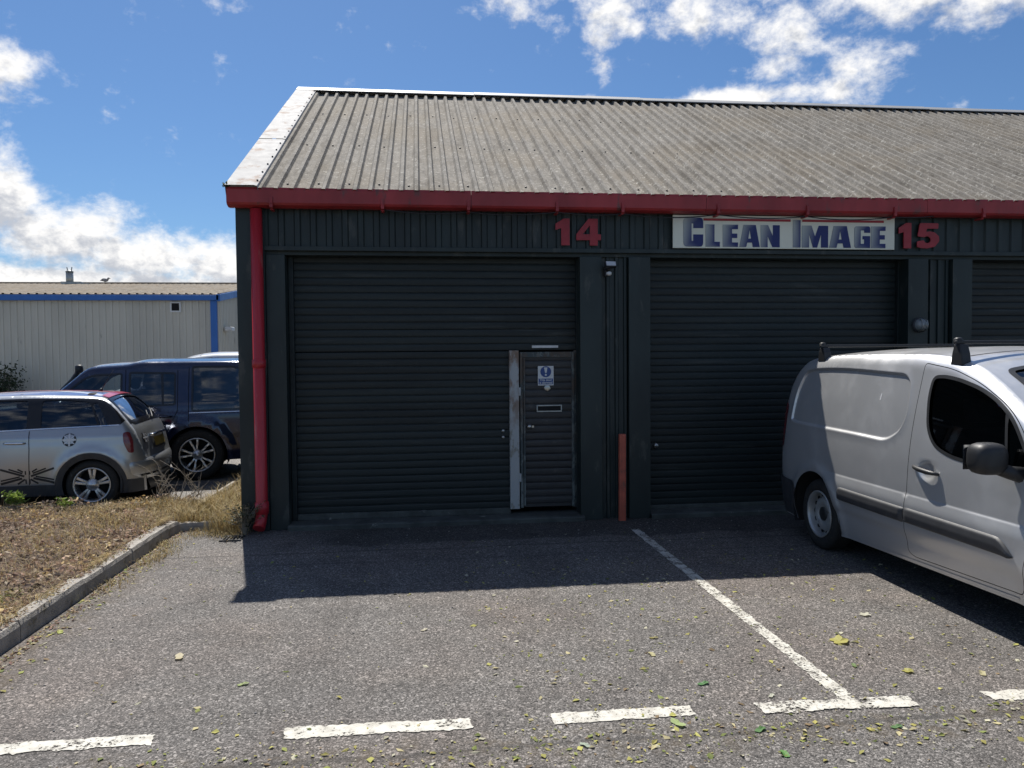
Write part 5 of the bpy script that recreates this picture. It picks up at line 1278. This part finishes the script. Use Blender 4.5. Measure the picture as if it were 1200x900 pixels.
for k_ in range(14): main.append(((random.gauss(-2.78, .17), random.gauss(9.12, .06), .05), (random.gauss(0, .45), random.gauss(0, .2), .8), random.uniform(.22, .46)))
for p, d, l in main:
    pts = wander(p, d, l, 9, .10); stem(pts, [.0055*(1-.07*i) for i in range(len(pts))])
    for k in range(4):
        i = random.randrange(2, 9); dd = Vector(d)+Vector((random.gauss(0, .8), random.gauss(0, .4), random.gauss(0, .35)))
        q_ = wander(pts[i], dd, l*random.uniform(.25, .5), 5, .18); stem(q_, [.003, .0026, .0022, .0018, .0014, .001])
# --- drain cover by the building corner
dr = MB()
for i in range(6): dr.box(-1.93+i*.032, -1.918+i*.032, 7.60, 7.76, .002, .014)
dr.box(-1.945, -1.74, 7.585, 7.60, .0, .016); dr.box(-1.945, -1.74, 7.76, 7.775, .0, .016)
drn = dr.build('drain_grate', M['iron'], bevel=.002); tag(drn, 'small metal drain grate in the asphalt by the building corner', 'drain')
# --- painted lines
def mark(name, pts_list, label, mat, sub=.014):
    mb = MB(); off = 0
    for pts in pts_list:
        loop = dens(pts, sub); loop = [(x+.012*mnoise.noise(Vector((x*11, y*11, 1)))+random.gauss(0, .0028), y+.014*mnoise.noise(Vector((x*11, y*11, 6)))+random.gauss(0, .0035)) for x, y in loop]
        mb.add([(x, y, .004+off) for x, y in loop], [tuple(range(len(loop)))]); off += .002
    o = mb.build(name, M[mat], fix=True); return tag(o, label, 'road marking', 'white parking bay markings')
mark('dash_line', [[(-2.35,3.70),(-1.245,3.70),(-1.245,3.60),(-2.35,3.60)]], 'white painted dash nearest the raised bed, cut by the frame edge', 'line')
mark('dash_line', [[(-.655,3.685),(.215,3.66),(.22,3.555),(-.655,3.57)]], 'white painted dash in front of the first roller shutter', 'line')
mark('dash_line', [[(.610,3.655),(1.31,3.645),(1.31,3.545),(.610,3.54)]], 'shorter white painted dash just left of the T shaped bay line', 'line')
mark('bay_line', [[(2.08,7.50),(2.166,7.50),(2.172,3.60),(2.085,3.60)], [(1.635,3.625),(2.44,3.595),(2.44,3.485),(1.645,3.515)]], 'long worn white line with a T end between the two bays', 'line_worn')
mark('dash_line', [[(2.84,3.595),(3.65,3.58),(3.65,3.48),(2.84,3.49)]], 'white painted dash towards the front of the silver van', 'line')
# --- leaf litter
ll = MB(); LIT = [(.46,.44,.12), (.40,.36,.10), (.30,.33,.08), (.50,.44,.24), (.20,.24,.06), (.24,.17,.09), (.55,.52,.38)]
def lit(x, y, s): leafquad(ll, (x, y, .005), s, random.choice(LIT), .35, random.uniform(.4, .8))
for i in range(4600):
    r = random.random()
    if r < .62:
        x = random.uniform(.3, 4.2); y = 2.2+random.random()*4.3
        if random.random() > .30+.7*max(0, .4+mnoise.noise(Vector((x*2.2, y*2.2, 0)))*1.6)*min(1, .35+x*.3): continue
    elif r < .80: x = random.uniform(-2.4, 4); y = random.gauss(3.32, .10)
    elif r < .9: x = -2.47+abs(random.gauss(0, .10)); y = random.uniform(4, 7.9)
    else: x = random.uniform(-2.3, 3); y = random.uniform(2.4, 7.4)
    s = random.uniform(.004, .011) if random.random() < .72 else random.uniform(.011, .024)
    if -1.2 < x < 2 and y > 7.9: continue
    lit(x, y, s)
tag(ll.build('leaf_litter', M['foliage'], fix=False), kind='stuff')
def leaf(x, y, size, col, label, rz, star=False):
    pts = []
    n = 22
    for i in range(n):
        a = 2*PI*i/n
        r = size*((.55+.45*abs(math.cos(2.5*a))**.8) if star else (.42+.58*abs(math.cos(a))**1.4))*(1+.10*math.sin(7*a+rz))
        pts.append((r*math.cos(a), r*math.sin(a)*(1 if star else .8)))
    mb = MB(); R = Matrix.Rotation(rz, 3, 'Z')
    P = [R @ Vector((px, py, .006+.25*abs(py)*.6+.10*size*math.sin(3*px/size+rz))) for px, py in pts]+[Vector((0, 0, .005))]
    mb.add([(p.x+x, p.y+y, max(.005, p.z)) for p in P], [(i, (i+1) % n, n) for i in range(n)], col=col)
    tag(mb.build('fallen_leaf', M['green'], fix=False), label, 'leaf', 'fallen leaves on the asphalt')
LV = [((2.51,4.35),.062,(.50,.46,.12),'big star shaped yellow leaf lying right of the bay line',1),
 ((1.32,4.31),.034,(.55,.50,.26),'pale yellow leaf pair left of the bay line middle',0), ((1.47,3.88),.034,(.10,.26,.08),'bright green leaf left of the bay line above the dash',0),
 ((1.19,3.47),.046,(.40,.50,.20),'large pale green leaf touching the right end of the short dash',0), ((1.55,3.36),.034,(.12,.26,.08),'green leaf below the left tip of the T bar',0),
 ((.71,3.33),.028,(.42,.50,.38),'grey green leaf below the left end of the short dash',0), ((1.76,3.69),.024,(.58,.58,.46),'whitish leaf just above the T bar',0),
 ((2.93,4.77),.040,(.64,.62,.48),'whitish crumpled leaf near the van shadow',1), ((3.02,3.80),.036,(.55,.50,.28),'cream leaf above the right hand dash',0),
 ((2.64,3.88),.032,(.45,.42,.10),'mustard yellow leaf right of the T junction',1), ((2.39,3.99),.026,(.20,.30,.10),'small green leaf between the star leaf and the T junction',0),
 ((1.41,4.56),.028,(.30,.26,.07),'olive brown leaf above the pale leaf pair',0), ((1.56,3.14),.032,(.14,.32,.08),'green leaf lowest in the picture, below the T bar',0),
 ((2.19,3.30),.030,(.13,.26,.09),'dark green leaf under the right half of the T bar',0), ((-1.43,4.65),.050,(.62,.54,.34),'single cream leaf on open asphalt in front of the bed kerb',0),
 ((-.97,4.21),.030,(.34,.42,.14),'small green leaf on open asphalt above the second dash',0), ((-2.33,5.20),.040,(.45,.48,.12),'yellow green leaf against the bed kerb',0),
 ((.0,4.9),.026,(.60,.55,.40),'pale leaf alone in the middle of the first bay',0)]
for i, (p, s, c_, lb_, st) in enumerate(LV): leaf(p[0], p[1], s, c_, lb_, i*1.7, bool(st))
# --- scattered stones
sc_ = MB()
for i in range(260):
    x = random.uniform(-2.4, 4); y = random.uniform(2.3, 8) if random.random() < .7 else random.uniform(7.2, 7.9)
    s = random.uniform(.003, .008); sc_.blob((x, y, s*.45), (s, s*random.uniform(.6, 1), s*.6), 1)
tag(sc_.build('gravel', M['stone']), kind='stuff')

# ================================================================== WORKSHOP BEYOND THE CAR PARK
BX, BY, BL_ = -6.97, 28.0, -62.0; RY, RZ = 38.0, 5.30; EZ = 4.02
bg = empty('industrial_building', (-20, BY, -.05), 'low beige clad workshop with blue trim and pale shallow roof beyond the car park', 'building')
b = MB(); ribs(b, BL_, BX-.02, BY, -.05, 3.86, period=.22, depth=.03)
pr = []; y = BY+.01
while y < 2*RY-BY-.3: pr += [(y, 0), (y+.13, 0), (y+.145, .03), (y+.20, .03)]; y += .22
vs = []
for py, d in pr: vs += [(BX-.03+d, py, -.05), (BX-.03+d, py, EZ-.05+(RZ-EZ)*(1-abs(py-RY)/(RY-BY)))]
b.add(vs, [(2*i, 2*i+2, 2*i+3, 2*i+1) for i in range(len(pr)-1)]); b.box(BL_, BX-.1, 2*RY-BY-.2, 2*RY-BY-.1, -.05, 3.9)
b.build('wall', M['beige'], bg)
b = MB()
for zz in (2.62, 1.25):
    x = BL_+.2
    while x < BX-.3:
        if x > -30: b.box(x-.012, x+.012, BY-.012, BY+.001, zz-.012, zz+.012)
        x += .22
tag(b.build('fixing_screws', M['iron'], bg), kind='stuff')
b = MB(); pr = []; x = BL_
while x < BX: pr += [(x, 0), (x+.17, 0), (x+.19, .035), (x+.25, .035)]; x += .27
pr.append((BX, 0))
for ya, yb in ((BY-.12, RY), (2*RY-BY+.1, RY)):
    vs = [(px, yy, zz+d) for yy, zz in ((ya, EZ), ((ya+yb)/2, (EZ+RZ)/2), (yb, RZ)) for px, d in pr]; n = len(pr)
    b.add(vs, [(j*n+i, j*n+i+1, (j+1)*n+i+1, (j+1)*n+i) for j in range(2) for i in range(n-1)])
b.build('roof', M['roof2'], bg)
b = MB(); b.box(BL_, BX+.02, BY-.20, BY-.06, 3.80, 3.99); b.build('gutter', M['blue'], bg, bevel=.01)
b = MB()
sl2 = (RZ-EZ)/(RY-BY)
for s_ in (0, 1):
    y0, y1 = (BY-.20, RY) if not s_ else (2*RY-BY+.2, RY); z0 = EZ-.03; z1 = RZ+.03
    vs = [(xx, yy, zz) for xx in (BX-.06, BX+.07) for yy, zz in ((y0, z0-.22), (y1, z1-.22), (y1, z1+.02), (y0, z0+.02))]; f_ = [(0,1,2,3),(7,6,5,4),(0,4,5,1),(1,5,6,2),(2,6,7,3),(3,7,4,0)]; b.add(vs, f_)
b.build('verge_trim', M['blue'], bg)
b = MB(); b.box(BX-.29, BX-.07, BY-.13, BY-.02, -.05, 3.80); b.build('downpipe', M['blue'], bg, bevel=.02)
b = MB(); b.box(BL_, BX, RY-.25, RY+.25, RZ+.01, RZ+.07); b.build('ridge_cap', M['roof2'], bg)
b = MB(); X0, X1, Z0, Z1 = -8.62, -8.26, 3.40, 3.76
for c_ in ((X0, X1, Z0, Z0+.05), (X0, X1, Z1-.05, Z1), (X0, X0+.05, Z0+.05, Z1-.05), (X1-.05, X1, Z0+.05, Z1-.05)): b.box(c_[0], c_[1], BY-.06, BY+.0, c_[2], c_[3])
vo = b.build('vent', M['white'], bg); b = MB(); b.box(X0+.05, X1-.05, BY-.035, BY, Z0+.05, Z1-.05); b.build('vent_grille', M['inner'], vo)
b = MB(); b.tube([(-15.89, 37.4, 5.2), (-15.89, 37.4, 5.80)], .155, 14); b.tube([(-15.89, 37.4, 5.80), (-15.89, 37.4, 5.86)], [.19, .10], 14); b.tube([(-15.97, 37.4, 5.86), (-16.0, 37.4, 6.02)], .025, 6); b.tube([(-15.81, 37.4, 5.86), (-15.78, 37.4, 6.02)], .025, 6); b.box(-16.2, -15.35, 37.2, 37.65, 5.15, 5.34); b.box(-15.35, -15.0, 37.2, 37.65, 5.15, 5.26)
b.build('flue', M['galv'], bg)
b = MB(); b.box(BX+.01, BX+.05, 28.55, 28.7, 2.74, 2.84); b.box(BX+.05, BX+.30, 28.4, 28.85, 2.76, 2.90, Matrix.Identity(4)); tag(b.build('floodlight', M['white'], bevel=.02), 'white floodlight on the end wall of the beige workshop', 'light')
# gull on the ridge
gl = MB(); gk = .72; gx, gy, gz = -14.6, 38.0, RZ+.07
gl.blob((gx, gy, gz+.17), (.22, .10, .12), 2, m=Matrix.Rotation(.15, 3, 'Y')); gl.blob((gx+.23, gy, gz+.28), (.075, .06, .065), 2); gl.tube([(gx+.29, gy, gz+.28), (gx+.37, gy, gz+.265)], [.022, .006], 6); gl.tube([(gx+.17, gy, gz+.2), (gx+.22, gy, gz+.27)], [.07, .05], 8)
gl.tube([(gx-.15, gy, gz+.16), (gx-.29, gy, gz+.14)], [.07, .02], 8); gl.tube([(gx, gy-.03, gz+.1), (gx, gy-.03, gz)], .012, 5); gl.tube([(gx+.02, gy+.03, gz+.1), (gx+.02, gy+.03, gz)], .012, 5)
gl.v = [(gx+(a-gx)*gk, gy+(b-gy)*gk, gz+(c-gz)*gk) for a, b, c in gl.v]
tag(gl.build('gull', M['bird']), 'small grey gull resting on the ridge of the beige workshop', 'bird')
# bushes against the workshop wall
def bush(label, x, y, h, r, n):
    root = empty('bush', (x, y, -.05), label, 'bush'); st = MB(); lf_ = MB()
    for i in range(16):
        a = random.uniform(0, 2*PI); l = random.uniform(.2, 1)
        pts = wander((x, y, -.05), (math.cos(a)*.35*l*r, math.sin(a)*.3*l*r, 1), h*random.uniform(.6, 1.05), 6, .10); st.tube(pts, [.022, .019, .016, .012, .009, .006, .004], 5, caps=False)
        for k in range(n//16):
            P = pts[random.randrange(2, 7)]; P = P+Vector((random.gauss(0, r*.28), random.gauss(0, r*.28), random.gauss(0, .12)))
            leafquad(lf_, P, random.uniform(.03, .065), random.choice([(.045,.065,.03), (.06,.085,.035), (.035,.05,.025), (.08,.10,.05)]), 2, .6)
    st.build('stem', M['twig'], root); lf_.build('foliage', M['green'], root, fix=False)
bush('dark leafy bush against the beige wall, left of the silver car roof', -13.75, 27.2, 1.55, .65, 1500)

# ================================================================== SKY, SUN, CAMERA
S = Vector((-.50, 2.13, 3.43)).normalized(); el = math.asin(S.z); az = math.atan2(S.x, S.y)
sun = bpy.data.lights.new('sun', 'SUN'); sun.energy = SUN_E; sun.angle = math.radians(.53); sun.color = (1, .955, .88)
so = bpy.data.objects.new('sun', sun); COL.objects.link(so); so.rotation_euler = S.to_track_quat('Z', 'Y').to_euler(); so.location = S*40
W = bpy.data.worlds.new('World'); SC.world = W; W.use_nodes = True; nt = W.node_tree; nt.nodes.clear(); k = NT(nt)
out = k.n('ShaderNodeOutputWorld'); sky = k.n('ShaderNodeTexSky', sky_type='NISHITA'); sky.sun_disc = False; sky.sun_elevation = el; sky.sun_rotation = az; sky.air_density = 1.0; sky.dust_density = .5; sky.ozone_density = 2.2; sky.altitude = 60
b1 = k.n('ShaderNodeBackground'); b1.inputs[1].default_value = SKY_E; k.l(k.mix(1.0, sky.outputs[0], (.52, .72, .93), 'MULTIPLY'), b1.inputs[0])
D = k.n('ShaderNodeTexCoord').outputs['Generated']; sp = k.n('ShaderNodeSeparateXYZ'); k.l(D, sp.inputs[0])
AZ = k.math('MULTIPLY', k.math('ARCTAN2', sp.outputs[0], sp.outputs[1]), 180/PI); EL = k.math('MULTIPLY', k.math('ARCSINE', sp.outputs[2]), 180/PI)
BL = [(-27,17.6,2.6,1.3,.40),(-25.2,16.8,1.5,.9,.25),(-27.5,10.0,3.2,1.9,.48),(-23.5,8.0,3.4,1.8,.52),(-18.4,6.9,4.0,1.5,.52),(-13.2,6.2,4.0,1.2,.48),(-20,4.0,18,1.9,.62),
 (-14,23.0,1.5,.55,.30),(7,24.6,2.6,1.1,.33),(10.2,22.9,1.1,.7,.28),(14.3,23.3,2.3,1.9,.36),(13.4,19.9,.8,1.0,.34),(12.6,18.0,.9,.5,.32),(20.0,23.4,3.2,1.4,.33),(26.2,20.9,2.8,2.3,.33),(30.8,18.2,2.4,1.8,.33),(34.5,22.4,6.0,1.4,.42),(40.5,21.2,5,1.5,.42),(22.8,17.3,4.6,.8,.48)]
fine = []
def cloud(dEl):
    e = k.math('ADD', EL, dEl); c = k.n('ShaderNodeCombineXYZ'); k.l(AZ, c.inputs[0]); k.l(k.math('MULTIPLY', e, 1.35), c.inputs[1])
    n = k.noise(c.outputs[0], .32, 11, .62, .12); fine.append(k.noise(c.outputs[0], .95, 7, .6, .1))
    tot = None
    for a, el_, sa, se, amp in BL:
        u = k.math('MULTIPLY', k.math('SUBTRACT', AZ, a), .78/sa); v = k.math('MULTIPLY', k.math('SUBTRACT', e, el_), .78/se)
        g = k.math('MULTIPLY', k.math('POWER', 2.718, k.math('MULTIPLY', k.math('ADD', k.math('MULTIPLY', u, u), k.math('MULTIPLY', v, v)), -1)), amp)
        tot = g if tot is None else k.math('MAXIMUM', tot, g)
    far = k.math('MULTIPLY', k.math('MAXIMUM', k.step(k.math('ABSOLUTE', AZ), 50, 75), k.step(EL, 32, 44)), .14)       # unseen broken cloud added outside the view to fill the shade
    return k.math('ADD', k.math('ADD', k.math('SUBTRACT', n, .5), k.math('MAXIMUM', tot, far)), -.10)
d0 = cloud(0.0); d1 = cloud(1.3)
alpha = k.step(d0, 0.0, .32)
shade = k.step(k.math('ADD', k.math('MULTIPLY', d1, .8), k.math('MULTIPLY_ADD', fine[1], .75, -.375)), .04, .42)
ccol = k.mix(shade, (1.0, .985, .965), (.52, .545, .60))
b2 = k.n('ShaderNodeBackground'); b2.inputs[1].default_value = CLOUD_E; k.l(ccol, b2.inputs[0])
mx = k.n('ShaderNodeMixShader'); k.l(alpha, mx.inputs[0]); k.l(b1.outputs[0], mx.inputs[1]); k.l(b2.outputs[0], mx.inputs[2]); k.l(mx.outputs[0], out.inputs[0])

cam = bpy.data.cameras.new('camera'); co = bpy.data.objects.new('camera', cam); COL.objects.link(co)
cam.sensor_width = 36; cam.lens = 27; cam.clip_end = 2000; cam.clip_start = .05
f_, s_ = 900.0, .0085; X_ = (31*(31+s_*107)+f_*f_)/(107-31*s_); Y_ = 31+s_*(X_+107)
dx = Vector((X_, Y_, f_)).normalized(); dy = Vector((-107, 31, f_)).normalized(); dz = dx.cross(dy); dz = dz if dz.y > 0 else -dz
R_ = Vector((dx.x, dy.x, dz.x)); U_ = Vector((dx.y, dy.y, dz.y)); F_ = Vector((dx.z, dy.z, dz.z))
co.matrix_world = Matrix(((R_.x, U_.x, -F_.x, 0), (R_.y, U_.y, -F_.y, 0), (R_.z, U_.z, -F_.z, 1.75), (0, 0, 0, 1)))
SC.camera = co
SC.render.resolution_x = 1024; SC.render.resolution_y = 768
vs_ = SC.view_settings; vs_.view_transform = 'Standard'; vs_.look = 'None'; vs_.exposure = EXPO; vs_.gamma = 1; vs_.use_curve_mapping = False
SC.render.engine = 'CYCLES'
cy = SC.cycles; cy.max_bounces = 6; cy.diffuse_bounces = 3; cy.glossy_bounces = 3; cy.transparent_max_bounces = 12; cy.use_denoising = True; cy.caustics_reflective = False; cy.caustics_refractive = False
